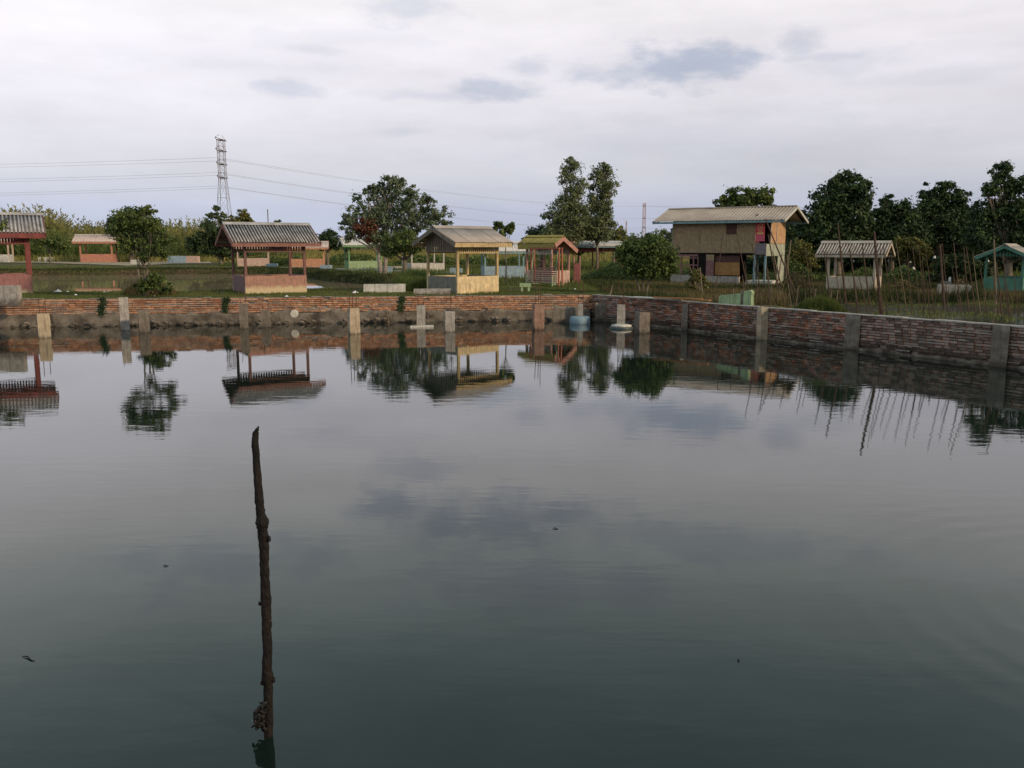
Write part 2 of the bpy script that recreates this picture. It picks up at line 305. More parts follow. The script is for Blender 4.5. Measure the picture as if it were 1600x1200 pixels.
c0 = WC + dr*8.5 + nr*1.6; c1 = WC + dr*34 + nr*1.3
cf = [ground(*q, .72) for q in ((1215, 470), (1330, 474), (1400, 472), (1500, 474), (1600, 476), (1800, 480))]
canal = [(c0.x, c0.y)] + [(p.x, p.y) for p in cf] + [(cf[-1].x+8, 6), (c1.x, c1.y)]

def sdf(px, py, poly):
    d = np.full(px.shape, 1e9); inside = np.zeros(px.shape, bool); n = len(poly)
    for i in range(n):
        ax, ay = poly[i]; bx, by = poly[(i+1) % n]; ex, ey = bx-ax, by-ay
        wx, wy = px-ax, py-ay; t = np.clip((wx*ex+wy*ey)/(ex*ex+ey*ey), 0, 1)
        d = np.minimum(d, (wx-ex*t)**2 + (wy-ey*t)**2)
        c = ((ay > py) != (by > py)) & (px < (bx-ax)*(py-ay)/((by-ay) if by != ay else 1e-9) + ax); inside ^= c
    d = np.sqrt(d); return np.where(inside, -d, d)
def ss(x, a, b):
    t = np.clip((x-a)/(b-a), 0, 1); return t*t*(3-2*t)
def wob(x, y, s, seed=0.0):
    return (np.sin(x*1.3*s+seed)+np.sin(y*1.7*s+seed*2.1)+np.sin((x+y)*.9*s+seed*.7)+np.sin((x-1.6*y)*2.3*s+seed*3.3)*.6)/3.6
def height(x, y):
    h = .93 + .03*wob(x, y, 1.1) + .02*wob(x, y, 4.0, 2)
    d1 = sdf(x, y, pond); h = h - 2.0*(1-ss(d1, .35, .80))
    d2 = sdf(x, y, pond2) + .22*wob(x, y, 1.6, 5); h = h - .85*(1-ss(d2, -.7, .25))
    d3 = sdf(x, y, canal) + .25*wob(x, y, 1.9, 8); h = h - .7*(1-ss(d3, -.9, .35))
    return h
def axis(lo, hi, step, far, g=1.28):
    a = list(np.arange(lo, hi+1e-6, step)); s = step; x = hi
    while x < far: s *= g; x += s; a.append(x)
    s = step; x = lo
    while x > -far: s *= g; x -= s; a.insert(0, x)
    return np.array(a)
gx = axis(-52, 32, .32, 6000); gy = axis(-3, 84, .32, 6000)
GX, GY = np.meshgrid(gx, gy); GH = height(GX.ravel(), GY.ravel())
nx, ny = len(gx), len(gy)
ii = (np.arange(ny-1)[:, None]*nx + np.arange(nx-1)[None, :]).ravel()
quads = np.stack([ii, ii+1, ii+nx+1, ii+nx], 1)
me = bpy.data.meshes.new('ground'); me.vertices.add(nx*ny); me.vertices.foreach_set('co', np.stack([GX.ravel(), GY.ravel(), GH], 1).ravel().astype(np.float32))
me.loops.add(quads.size); me.loops.foreach_set('vertex_index', quads.ravel().astype(np.int32)); me.polygons.add(len(quads))
me.polygons.foreach_set('loop_start', np.arange(0, quads.size, 4, dtype=np.int32)); me.polygons.foreach_set('loop_total', np.full(len(quads), 4, np.int32))
me.polygons.foreach_set('use_smooth', np.ones(len(quads), bool)); me.materials.append(MAT['ground']); me.update(calc_edges=True)
tag(link('ground', me), kind='structure')

# soil strip right behind the walls (hides the drop of the terrain behind them)
def strip(a, b, nrm, w0, w1, z, name, m):
    mb = MB(); L = (b-a).length; n = int(L/.5)
    for i in range(n):
        p = a + (b-a)*i/n; q = a + (b-a)*(i+1)/n
        mb.add([p+nrm*w0+Vector((0,0,z)), q+nrm*w0+Vector((0,0,z)), q+nrm*w1+Vector((0,0,z-.03)), p+nrm*w1+Vector((0,0,z-.03)),
                p+nrm*w0+Vector((0,0,-.5)), q+nrm*w0+Vector((0,0,-.5))], [(0,1,2,3), (0,4,5,1)])
    return tag(mb.build(name, m), kind='structure')
nf = Vector((-dl.y, dl.x, 0)); nf = nf if nf.y > 0 else -nf
strip(WC, WLX, nf, .20, 1.15, .965, 'soil_strip', MAT['ground'])
strip(WC, WRX, nr, .20, 1.15, .955, 'soil_strip', MAT['ground'])

def flat(name, pts, z, m, kind='structure'):
    me = bpy.data.meshes.new(name); me.from_pydata([(p[0], p[1], z) for p in pts], [], [tuple(range(len(pts)))]); me.materials.append(m); me.update()
    if me.polygons[0].normal.z < 0: me.flip_normals()
    return tag(link(name, me), kind=kind)
flat('pond_water', [(-60, -1), (28, -1), (28, 41), (-60, 41)], 0.0, MAT['water'])
xs = [p[0] for p in pond2]; ys = [p[1] for p in pond2]
flat('back_pond_water', [(min(xs)-1, min(ys)-.6), (max(xs)+.4, min(ys)-.6), (max(xs)+.4, max(ys)+1), (min(xs)-1, max(ys)+1)], .5, MAT['water2'])
cx = [p[0] for p in canal]; cy = [p[1] for p in canal]
flat('canal_water', [(c0.x-.2, c0.y), (c0.x+1.5, max(cy)+.8), (max(cx)+1, max(cy)+.8), (max(cx)+1, 3), (c1.x-.3, c1.y)], .70, MAT['water3'])

# pale earth path along the far bank and the kerbed path further right
MAT['path'] = mat('pale_dirt', (.20, .165, .11), (.44, .37, .27), .9, .95, .3, 12)
MAT['kerb'] = mat('teal_white_kerb', (.28, .36, .36), (.52, .55, .52), .8, .85, .3, 20)
def ribbon(name, top, bot, z, m):
    mb = MB()
    for i in range(len(top)-1):
        a, b, c, d = ground(*top[i], z), ground(*top[i+1], z), ground(*bot[i+1], z), ground(*bot[i], z)
        mb.add([a, d, c, b], [(0,1,2,3)])
    return tag(mb.build(name, m), kind='structure')
ribbon('path', [(-60, 407), (55, 407.5), (130, 409), (200, 409.5), (270, 408.5), (330, 409)], [(-60, 410), (55, 410.5), (130, 412.5), (200, 415), (270, 412), (330, 411.5)], .99, MAT['path'])
ribbon('path', [(900, 430), (960, 431), (1040, 434)], [(900, 432), (960, 433.5), (1040, 436.5)], .99, MAT['path'])

# ------------------------------------------------------------------ grass and weeds
def blades(name, x, y, h, w, m, lean=.35, z=None, label=None, cat=None, parent=None):
    n = len(x); z = height(x, y) if z is None else z
    a = rng.uniform(0, 2*np.pi, n); l = rng.uniform(0, lean, n)*h; wx, wy = np.cos(a+1.57)*w/2, np.sin(a+1.57)*w/2
    tx, ty = np.cos(a)*l, np.sin(a)*l
    V = np.zeros((n, 3, 3)); V[:, 0] = np.stack([x-wx, y-wy, z-.02], 1); V[:, 1] = np.stack([x+wx, y+wy, z-.02], 1); V[:, 2] = np.stack([x+tx, y+ty, z+h], 1)
    return tag(link(name, np_mesh(name, V, 3, m), parent), label, cat, kind='stuff' if parent is None or True else None)
def scatter(n, x0, x1, y0, y1, cond):
    x = rng.uniform(x0, x1, n); y = rng.uniform(y0, y1, n); k = cond(x, y); return x[k], y[k]
def clump(x, y, s, seed, th): return wob(x, y, s, seed) > th
# turf between the far wall and the back pond
x, y = scatter(170000, -24, 9, 31.5, 48, lambda x, y: (sdf(x, y, pond) > .18) & (sdf(x, y, pond2) > .05) & (sdf(x, y, canal) > .2))
h = rng.uniform(.03, .09, len(x))*(1+.8*np.clip(wob(x, y, 1.3, 3), 0, 1))
k = wob(x, y, 1.9, 20) + .5*wob(x, y, 5.0, 2) < .42; x, y, h = x[k], y[k], h[k]
blades('grass', x, y, h, rng.uniform(.012, .03, len(x)), MAT['grass'], label='short green turf growing behind the brick wall', cat='grass')
# taller growth round the shores of the back pond
def shore(poly, n, x0, x1, y0, y1, d0, d1): return scatter(n, x0, x1, y0, y1, lambda x, y: (sdf(x, y, poly) > d0) & (sdf(x, y, poly) < d1))
x, y = shore(pond2, 420000, -50, 2, 40, 86, -.35, 2.6)
k = (y > 50) | (wob(x, y, 1.5, 6) > .45); x, y = x[k], y[k]
pv = 385+1.95*F/y; k = ~((x/y*F+800 < 345) & (pv > 406.5) & (pv < 412.5)); x, y = x[k], y[k]
far_ = y > 55
h = np.where(far_, rng.uniform(.05, .20, len(x)), rng.uniform(.04, .15, len(x)))*(1+.4*wob(x, y, .7, 4))
blades('bank_grass', x, y, h, np.where(far_, rng.uniform(.04, .09, len(x)), rng.uniform(.02, .04, len(x))), MAT['bank'], label='dark green grass fringing the banks of the back pond', cat='grass')
# mounds of taller grass: (centre pixel, radius m, height m)
def mound(name, u, v, rx, ry, hh, n, m, label, z=.95):
    c = ground(u, v, z); a = rng.uniform(0, 2*np.pi, n); r = np.sqrt(rng.uniform(0, 1, n)); x = c.x+np.cos(a)*r*rx; y = c.y+np.sin(a)*r*ry
    zz = height(x, y); h = hh*(1.02-r**2*.8)*rng.uniform(.45, 1, n); s = np.abs(zz) < 2
    blades(name, x[s], y[s], h[s], rng.uniform(.02, .05, n)[s], m, .4, z=zz[s], label=label, cat='grass')
mound('grass_mound', 640, 440, 3.2, 2.6, .95, 16000, MAT['leaf_mid'], 'tall green grass bank left of the yellow walled gazebo')
mound('grass_mound', 672, 455, 1.3, .6, .75, 6000, MAT['grass'], 'grass tuft growing over the low grey slab beside the yellow gazebo')
mound('grass_mound', 1290, 484, 1.05, .5, .55, 6000, MAT['grass'], 'bright green grass tuft on top of the right hand wall', .95)
mound('grass_mound', 235, 460, 1.1, .7, .75, 5000, MAT['weed'], 'brown green weeds at the foot of the small waterside tree')
# weeds on the right
x, y = scatter(190000, 4, 34, 26, 56, lambda x, y: (sdf(x, y, canal) > -.15) & (sdf(x, y, pond) > .45) & (y > 30) & (x > 3.6+ (y-34)*.02))
dc = sdf(x, y, canal); h = rng.uniform(.05, .22, len(x)) + .40*np.exp(-np.clip(dc, 0, 9)/.8)*rng.uniform(.3, 1, len(x))*(1+.5*wob(x, y, 1.0, 9))
kg = wob(x, y, .55, 30) > .12; blades('green_weeds', x[kg], y[kg], h[kg]*1.25, rng.uniform(.02, .05, kg.sum()), MAT['bank'], .6, label='tangled green weeds mixed into the brown growth behind the right hand wall', cat='weeds')
x, y, h = x[~kg], y[~kg], h[~kg]
blades('weeds', x, y, h, rng.uniform(.015, .045, len(x)), MAT['weed'], .5, label='brown and green weeds on the bank behind the right hand wall', cat='weeds')
# patches of green weed floating or growing in the canal
x, y = scatter(26000, 9, 24, 18, 36, lambda x, y: (sdf(x, y, canal) < .1) & (wob(x, y, .8, 12) > .18))
blades('water_weed', x, y, rng.uniform(.03, .12, len(x)), rng.uniform(.02, .05, len(x)), MAT['grass'], .6, z=np.full(len(x), .70), label='green weed growing out of the narrow canal', cat='water weed')
# rough turf of the middle distance, yellow rice beyond
x, y = scatter(150000, -60, 60, 47, 112, lambda x, y: (np.abs(x) < y*.62) & (sdf(x, y, pond2) > .8))
pv = 385+1.95*F/y; k = ~((x/y*F+800 < 345) & (pv > 405.5) & (pv < 415.5) & (rng.uniform(0, 1, len(x)) < .93)); x, y = x[k], y[k]
blades('rough_grass', x, y, rng.uniform(.08, .3, len(x))*np.where(x < -14, .45, 1.0), rng.uniform(.04, .09, len(x)), MAT['grass'], .5, label='rough grass around the scattered gazebos', cat='grass')
x, y = scatter(230000, -150, 190, 112, 330, lambda x, y: (np.abs(x) < y*.62))
k = rng.uniform(0, 1, len(x)) < (112/y)**1.2; x, y = x[k], y[k]
blades('rice_field', x, y, rng.uniform(.5, 1.0, len(x))*(1+.25*wob(x, y, .12, 3)), rng.uniform(.14, .30, len(x)), MAT['rice'], .4, z=np.full(len(x), .92), label='yellow green rice field stretching behind the gazebos', cat='rice field')

# ------------------------------------------------------------------ brick walls
def brick_mesh(name, m, k):
    mb = MB(); random.seed(100+k); a, b, c = .103, .05, .029
    pts = [Vector((x, y, z)) for z in (-c, c) for y in (-b, b) for x in (-a, a)]
    pts = [p + Vector((random.uniform(-.006, .006), random.uniform(-.006, .006), random.uniform(-.004, .004))) for p in pts]
    mb.add(pts, [(0,2,3,1), (4,5,7,6), (0,1,5,4), (2,6,7,3), (0,4,6,2), (1,3,7,5)])
    return mb.mesh(name, m)
def wall_frame(a, b):
    L = (b-a).length; return L, math.atan2((b-a).y, (b-a).x)
def brick_face(L, z0, z1, yface, skip, single, m, parent, sway=.012, seed=3):
    """courses of bricks on the face; 'single(x)' tells which bricks are objects of their own."""
    random.seed(seed); meshes = [brick_mesh('brick', m, k) for k in range(5)]
    rest = MB(); nco = int(round((z1-z0)/.076)); cnt = 0
    for c in range(nco):
        z = z0 + .038 + c*(z1-z0)/nco; x = -(c % 2)*.11 + random.uniform(-.02, .02)
        while x < L:
            l = .22 + random.uniform(-.012, .012)
            if not skip(x, z) and random.random() > .012:
                yy = yface + random.uniform(-sway, sway) + .02*math.sin(x*.7+c)*.5; rz = random.uniform(-.035, .035)
                if single(x, z, cnt):
                    o = link('brick', random.choice(meshes), parent); o.location = (x+l/2, yy+.045, z); o.rotation_euler = (random.uniform(-.03, .03), 0, rz); o.scale = (l/.22, 1, random.uniform(.9, 1.06)); cnt += 1
                else:
                    ca, sa = math.cos(rz), math.sin(rz); hx = l/2-.007; hz = .029*random.uniform(.88, 1.05); pts = []
                    for dz in (-hz, hz):
                        for dy in (-.05, .05):
                            for dx in (-hx, hx):
                                px, py = dx+random.uniform(-.005, .005), dy+random.uniform(-.004, .004)
                                pts.append((x+l/2+px*ca-py*sa, yy+.045+px*sa+py*ca, z+dz+random.uniform(-.004, .004)))
                    rest.add(pts, [(0,2,3,1), (4,5,7,6), (0,1,5,4), (2,6,7,3), (0,4,6,2), (1,3,7,5)])
            x += l
    o = rest.build('brick_courses', m, parent); o['kind'] = 'stuff'; return cnt
def rough_slab(x0, x1, z0, z1, y0, amp, m, name, parent, ragged=.05, seed=1.0, toe=.0, dx=.12):
    """uneven plastered or muddy face with real thickness."""
    nx_ = max(2, int((x1-x0)/dx)); nz_ = 9; mb = MB(); vs = []
    for i in range(nx_+1):
        x = x0+(x1-x0)*i/nx_
        zt = z1 + ragged*(mnoise.noise(Vector((x*1.1, seed, 0))) + .5*mnoise.noise(Vector((x*4, seed, 3))))
        for j in range(nz_+1):
            t = j/nz_; z = z0+(zt-z0)*t
            y = y0 - toe*(1-t)**2 + amp*(mnoise.noise(Vector((x*1.4, z*3, seed)))+.6*mnoise.noise(Vector((x*5, z*7, seed+4))))
            vs.append((x, y, z))
        vs.append((x, y0+.16, zt-.01))
    n = nz_+2; fs = [(i*n+j, (i+1)*n+j, (i+1)*n+j+1, i*n+j+1) for i in range(nx_) for j in range(n-1)]
    mb.add(vs, fs); return mb.build(name, m, parent, smooth=True)

# far wall: local x runs from the left end to the corner, local +y points away from the pond
L, ang = wall_frame(WLX, WC)
fw = tag(empty('brick_wall', WLX, ang), 'long orange brick wall on a muddy footing along the far side of the pond', 'brick wall')
gaps = []
inv = Matrix.Rotation(-ang, 3, 'Z')
def fwx(u): p = ground(u, 475, .7); q = inv @ (Vector((p.x, p.y, 0))-WLX); return q.x
for u in (180, 359, 627): gaps.append((fwx(u)-.10, fwx(u)+.10))
MB().box(0, L-.12, .06, .24, -.6, .985).build('mortar_core', MAT['mortar'], fw)
brick_face(L-.13, .43, .985, 0.0, lambda x, z: any(a < x+.11 < b for a, b in gaps), lambda x, z, c: False, MAT['brick_warm'], fw)
mb = MB()
for k in range(int(L/.5)):
    if random.random() < .5: mb.box(k*.5+random.uniform(0, .1), min(L-.13, k*.5+random.uniform(.3, .5)), -.02+random.uniform(-.01, .01), .22, .987, .998+random.uniform(0, .03), .004)
mb.build('mortar_cap', MAT['mortar'], fw)
rough_slab(0, L-.1, -.5, .44, -.10, .07, MAT['mud'], 'footing', fw, .15, 3.0, .2)
mb = MB(); random.seed(21)
for k in range(150):
    x = random.uniform(L-30, L-.3); z = .43+.0694*random.randint(1, 7)+random.uniform(-.004, .004); l = random.uniform(.15, 1.4)
    mb.box(x, min(x+l, L-.15), -.022, -.0, z-.007, z+.007, .004)
o = mb.build('mortar_ridges', MAT['mortar_cap'], fw); o['kind'] = 'stuff'
mb = MB()
for k in range(200):      # rubble on the toe of the footing
    x = random.uniform(L-32, L-.3); r = random.uniform(.03, .13); c = Vector((x, -.22-random.uniform(0, .22), random.uniform(-.02, .14)))
    mb.tube([c+Vector((-r, 0, 0)), c+Vector((-r*.5, 0, r*.25)), c+Vector((r*.4, 0, r*.2)), c+Vector((r, .02, 0))], [r*.25, r*.62, r*.58, r*.2], 6, j=.25)
o = mb.build('rubble', MAT['concrete_dark'], fw); o['kind'] = 'stuff'
for a, b in gaps:      # weeds growing out of the gaps
    n = 170; z = .18+.8*rng.uniform(0, 1, n)**.8; x = (a+b)/2+rng.normal(0, .055, n)+.05*np.sin(z*9); hh = rng.uniform(.06, .2, n); w = .02
    V = np.zeros((n, 3, 3)); V[:, 0] = np.stack([x-w, np.full(n, -.03), z], 1); V[:, 1] = np.stack([x+w, np.full(n, -.03), z], 1); V[:, 2] = np.stack([x+rng.uniform(-.08, .08, n), rng.uniform(-.18, .0, n), z+hh*rng.choice([-1, 1], n)], 1)
    o = link('weed', np_mesh('weed', V, 3, MAT['leaf_dark']), fw); o['kind'] = 'stuff'
    MB().box(a, b, -.01, .05, .40, .97).build('gap_filler', MAT['mud'], fw)

# right wall: local x from the corner toward the camera; its face looks left, so local -y ... +y is away from the pond
L2, ang2 = wall_frame(WC, WRX)
rw = tag(empty('brick_wall', WC, ang2), 'weathered grey red brick wall receding along the right side of the pond', 'brick wall')
side = 1 if (Matrix.Rotation(ang2, 3, 'Z') @ Vector((0, 1, 0))).dot(nr) > 0 else -1
inv2 = Matrix.Rotation(-ang2, 3, 'Z')
def rwx(u): # where pixel column u meets the wall line
    d = pix_dir(u, 520); t = (WC.x*dr.y - WC.y*dr.x)/(d.x*dr.y - d.y*dr.x); return (Vector((d.x*t, d.y*t, 0))-WC).length
MB().box(0, L2, .06, .24, -.6, .985).build('mortar_core', MAT['mortar'], rw)
near0, near1 = rwx(1610)-5.1, rwx(1610)
n_single = brick_face(L2, .06, .985, 0.0, lambda x, z: False, lambda x, z, c: near0 < x < near1 and c < 290, MAT['brick_grey'], rw, .018, 11)
mb = MB(); k = 0.0
while k < L2:
    l = random.uniform(.5, 1.1); mb.box(k, min(k+l, L2), -.03+random.uniform(-.015, .012), .23, .987, 1.005+random.uniform(0, .02), .003); k += l
mb.build('mortar_cap', MAT['mortar_cap'], rw)
rough_slab(0, L2, -.5, .08, -.02, .05, MAT['mud'], 'footing', rw, .06, 9.0, .10)
mb = MB()      # mortar squeezed out along some joints
for k in range(150):
    x = random.uniform(0, 26); z = .06+.0712*random.randint(1, 11)+random.uniform(-.004, .004); l = random.uniform(.15, .9)
    mb.box(x, x+l, -.026, -.0, z-.008, z+.007, .004)
o = mb.build('mortar_ridges', MAT['mortar_cap'], rw); o['kind'] = 'stuff'
# cast columns standing in the right wall
for (u, w, m, z1, proud) in ((1072, .30, 'concrete_dark', .93, .09), (1333, .50, 'concrete_dark', 1.0, .05), (1567, .42, 'concrete_dark', .985, .09)):
    xx = rwx(u); rough_slab(xx-w/2, xx+w/2, -.5, z1, -proud, .02, MAT[m], 'wall_column', rw, .04, u*.1, .03, .06)

# ------------------------------------------------------------------ concrete posts standing in the pond
def post(u, vb, vt, w, m, label, rebars=(), group='concrete posts standing in the pond', yaw=.0, tilt=0.0, depth=None, extra=None):
    b = ground(u, vb, 0); zt = at(u, vt, b.y).z; W = w/F*b.y*.93; yaw -= math.atan2(b.x, b.y)*.85; dep = depth or W*.85
    t = tag(empty('concrete_post', (b.x, b.y, 0), yaw), label, 'post', group); t.rotation_euler[1] = tilt
    mb = MB(); n = 7; rings = []
    for i in range(n+1):
        z = -.9+(zt+.9)*i/n
        for sx_, sy_ in ((-1,-1), (1,-1), (1,1), (-1,1)):
            rings.append(Vector((sx_*W/2+random.uniform(-.012, .012), sy_*dep/2+random.uniform(-.012, .012), z+(random.uniform(-.015, .015) if i == n else 0))))
    fs = [(i*4+k, i*4+(k+1) % 4, (i+1)*4+(k+1) % 4, (i+1)*4+k) for i in range(n) for k in range(4)] + [(n*4, n*4+1, n*4+2, n*4+3)]
    mb.add(rings, fs); mb.build('shaft', MAT[m], t)
    for (dx, dy, hh, lx) in rebars:
        mb = MB(); mb.tube([(dx, dy, zt-.05), (dx+lx*.4, dy, zt+hh*.5), (dx+lx, dy+.01, zt+hh)], .011, 5); mb.build('rebar', MAT['rust'], t)
    return t, b, zt, W
rb = lambda h, n=2: [((-.09+.18*i/(max(1, n-1))), random.uniform(-.05, .05), h*random.uniform(.8, 1.1), random.uniform(-.03, .03)) for i in range(n)]
post(70, 527, 490, 19, 'concrete_warm', 'pale concrete post nearest the left edge of the photo, standing clear of the wall', rb(.5, 2), yaw=.1)
post(196, 516, 465, 14, 'concrete', 'tall slim concrete post just left of a shorter darker post', rb(.12, 1), yaw=.05)
post(226, 519, 484, 17, 'concrete_dark', 'short dark post beside the tall slim post', yaw=.1)
post(382, 513, 474, 14, 'concrete_dark', 'grey post below the corrugated roofed gazebo', rb(.4, 2), yaw=.0)
post(416, 511, 484, 15, 'concrete_dark', 'brown stub post right beside the grey post under the corrugated roofed gazebo', rb(.35, 2), yaw=.0)
post(553, 521, 481, 17, 'concrete_warm', 'two toned tan post with tall thin rods rising from it', [(-.13, .02, .85, .02), (.0, .05, .75, .0), (.10, .0, .55, .03)], yaw=.35)
_t = post(658, 510, 477, 14, 'concrete', 'grey post rising out of a flat pale float', rb(.5, 2))[0]
post(703, 518, 487, 16, 'concrete', 'short grey post with one dark rod behind it, below the yellow gazebo', [(.05, .1, .72, .0)], yaw=.1)
post(841, 515, 475, 17, 'concrete_red', 'reddish brown square post below the yellow red gazebo', rb(1.0, 3), yaw=.3)
post(907, 505, 475, 9, 'concrete', 'thin grey post standing in a blue float', rb(.9, 2))
post(970, 512, 476, 13, 'concrete', 'grey post standing in a round white topped float', rb(.9, 2))
post(1003, 520, 488, 20, 'concrete_dark', 'thick dark post beside the round white topped float', rb(.2, 1), yaw=.5)
_w = WC + dr*rwx(1190) - nr*.30; _dep = math.cos(PITCH)*_w.y + math.sin(PITCH)*H; _vb = 600 + F*(math.cos(PITCH)*H - math.sin(PITCH)*_w.y)/_dep
post(1190, _vb, 480, 13, 'concrete_warm', 'tall pale post in front of the right hand brick wall', rb(.25, 2), yaw=.5, depth=.24)
# block column against the wall at the corner
b = ground(944, 502, 0); t = tag(empty('concrete_column', (b.x, b.y, 0), .2), 'broad grey concrete column in the corner where the two walls meet', 'column')
rough_slab(-.38, .30, -.6, .72, -.05, .02, MAT['concrete_dark'], 'face', t, .03, 5.5, .03, .07)
b = ground(886, 504, 0); t = tag(empty('footing_block', (b.x, b.y, 0), .1), 'grey concrete block against the far wall left of the blue float', 'block')
rough_slab(-.55, .5, -.6, .62, -.05, .03, MAT['concrete_dark'], 'face', t, .05, 7.5, .04, .07)

def disc_profile(name, prof, m, parent, n=28, smooth=True):
    vs = []; fs = []
    for (r, z) in prof:
        for k in range(n): a = 2*math.pi*k/n; vs.append((r*math.cos(a), r*math.sin(a), z))
    q = len(prof)
    for i in range(q-1):
        for k in range(n): fs.append((i*n+k, i*n+(k+1) % n, (i+1)*n+(k+1) % n, (i+1)*n+k))
    fs.append(tuple(range(n))[::-1]); fs.append(tuple((q-1)*n+k for k in range(n)))
    return MB().add(vs, fs).build(name, m, parent, smooth)
b = ground(906, 505, 0); MAT['blue'] = mat('faded_blue', (.13, .22, .28), (.25, .34, .40), 6, .6, .3, 20)
t = tag(empty('float', (b.x, b.y, 0)), 'faded blue round float around a thin post', 'float')
disc_profile('drum', [(.34, -.12), (.39, -.06), (.39, .20), (.35, .26), (.30, .27)], MAT['blue'], t)
b = ground(971, 513, 0); t = tag(empty('float', (b.x, b.y, 0)), 'dark round float with a white rim around a grey post', 'float')
disc_profile('drum', [(.30, -.12), (.42, -.03), (.42, .06)], mat('dark_float', (.04, .055, .06), (.09, .11, .11), 6, .5, .3), t)
disc_profile('rim', [(.36, .063), (.36, .12), (.22, .15)], MAT['concrete_pale'], t)
b = ground(659, 511, 0); t = tag(empty('float', (b.x, b.y, 0), .1), 'flat pale board floating round a grey post', 'float')
MB().box(-.42, .42, -.22, .22, -.03, .05, .015).build('board', MAT['concrete_pale'], t)
# pipe mouth in the wall
b = ground(461, 505, 0); t = tag(empty('drain_pipe', (b.x, b.y+.05, .38), ang), 'round concrete pipe end poking out of the muddy footing', 'pipe')
MB().tube([(0, -.25, 0), (0, .35, .02)], .15, 14).build('pipe', MAT['concrete_pale'], t)
# debris: cut poles leaning in the water near the middle gap
for (ub, vb, ut, vt, lab) in ((608, 505, 602, 484, 'thin curved pale stick standing in the water at the middle gap'), (598, 500, 588, 492, 'short pale stick leaning left beside the thin curved stick'), (640, 494, 631, 487, 'pale offcut lying against the footing left of the grey floating post'), (688, 486, 683, 465, 'thin pale stick leaning on the orange bricks')):
    p = ground(ub, vb, 0); p.y -= .05; q = at(ut, vt, p.y+.12); o = MB().tube([p+Vector((0, 0, -.1)), (p+q)/2+Vector((.03, 0, 0)), q], [.03, .028, .02], 6).build('stick', MAT['bamboo']); tag(o, lab, 'stick')
rngd = random.Random(5)
mb = MB()
c = ground(632, 503, 0)
for k in range(60):
    p = Vector((c.x+rngd.gauss(0, .6), c.y-.02+rngd.uniform(-.15, .1), rngd.uniform(0, .42))); q = p + Vector((rngd.uniform(-.2, .2), rngd.uniform(-.1, .05), rngd.uniform(-.12, .12)))
    mb.tube([p, q], rngd.uniform(.006, .02), 4)
tag(mb.build('twig_heap', MAT['weed']), 'heap of brown twigs and rubbish caught under the middle gap of the wall', 'debris', kind='stuff')
# rope and pole at the corner
p = ground(943, 500, 0); q = at(957, 446, p.y+.25)
tag(MB().tube([p+Vector((0, 0, -.2)), (p+q)/2, q], [.035, .033, .028], 7).build('bamboo_pole', MAT['bamboo']), 'pale bamboo pole leaning on the corner of the pond walls', 'pole')
# big foreground stick, with knots and a clump of mussels at the waterline
D = ground(414, 1150, 0).y
def SP(u, v, dy=0): return at(u, v, D+dy)
spts = [(416, 1260, 7.2), (418, 1205, 7.2), (419.5, 1150, 7), (419.5, 1110, 7), (419, 1075, 7), (418.5, 1058, 9.5), (417, 1045, 7.6), (418, 1010, 7.2), (416.5, 985, 7.4), (416, 960, 7.2), (415.5, 935, 7.8), (414, 905, 6.8), (413, 880, 7), (412.5, 855, 7.2), (411.5, 842, 8.4), (410, 828, 7.2), (409.5, 819, 9.6), (409.5, 814, 9.4), (407.5, 806, 7.2), (406, 790, 6.4), (404, 765, 6.2), (401.5, 735, 5.8), (400, 710, 5.4), (398.8, 697, 5.2), (398.5, 685, 5.2), (399.6, 677, 4.6), (402, 671, 2.6), (404.2, 666, .9)]
pts, rad = [], []
for i, (u, v, r) in enumerate(spts):
    pts.append(SP(u, v)); rad.append(r/F*math.hypot(D, H-.8)*1.0)
P2, R2 = [], []
for i in range(len(pts)-1):
    for k in range(4):
        s = k/4; P2.append(pts[i].lerp(pts[i+1], s)+Vector((random.uniform(-.001, .001), random.uniform(-.001, .001), 0))); R2.append((rad[i]*(1-s)+rad[i+1]*s)*random.uniform(.94, 1.05))
P2.append(pts[-1]); R2.append(rad[-1])
st = tag(empty('wooden_stake', (pts[2].x, pts[2].y, 0)), 'dark knotted wooden stake rising from the open water in the foreground', 'stake')
off = Vector((pts[2].x, pts[2].y, 0))
MB().tube([p-off for p in P2], R2, 12, j=.09).build('shaft', MAT['stick'], st, smooth=True)
mb = MB()
for (u, v, r, dx) in ((411, 842, 3, 1), (421, 1045, 3, 1), (427, 1062, 4, 1), (410, 1066, 4, -1), (402, 818, 3, -1), (420, 842, 4, 1), (406, 943, 3, -1), (423, 975, 3, 1), (419, 955, 3.4, 1)):
    p = SP(u, v, -.01)-off; rr = r/F*D*1.1
    mb = MB()
    for k in range(4): mb.tube([p+Vector((random.uniform(-rr, rr)*.4, random.uniform(-rr, rr)*.4, -rr)), p, p+Vector((random.uniform(-rr, rr)*.6, 0, rr))], [rr*.4, rr*.8, rr*.2], 6)
    mb.build('knot', MAT['stick'], st, smooth=True)
MAT['shell'] = mat('dark_shells', (.01, .009, .008), (.035, .03, .025), 60, .5, .8, 90)
MAT['shell_pale'] = mat('pale_shells', (.30, .30, .30), (.45, .45, .46), 60, .5, .3)
def shell(rr):
    mb = MB(); n = 7; vs = []; 
    for i, (t, w) in enumerate(((-1, .1), (-.6, .75), (0, 1), (.6, .7), (1, .1))):
        for k in range(n): a = 2*math.pi*k/n; vs.append((w*rr*.62*math.cos(a), w*rr*.35*math.sin(a), t*rr))
    fs = [(i*n+k, i*n+(k+1) % n, (i+1)*n+(k+1) % n, (i+1)*n+k) for i in range(4) for k in range(n)]
    return mb.add(vs, fs)
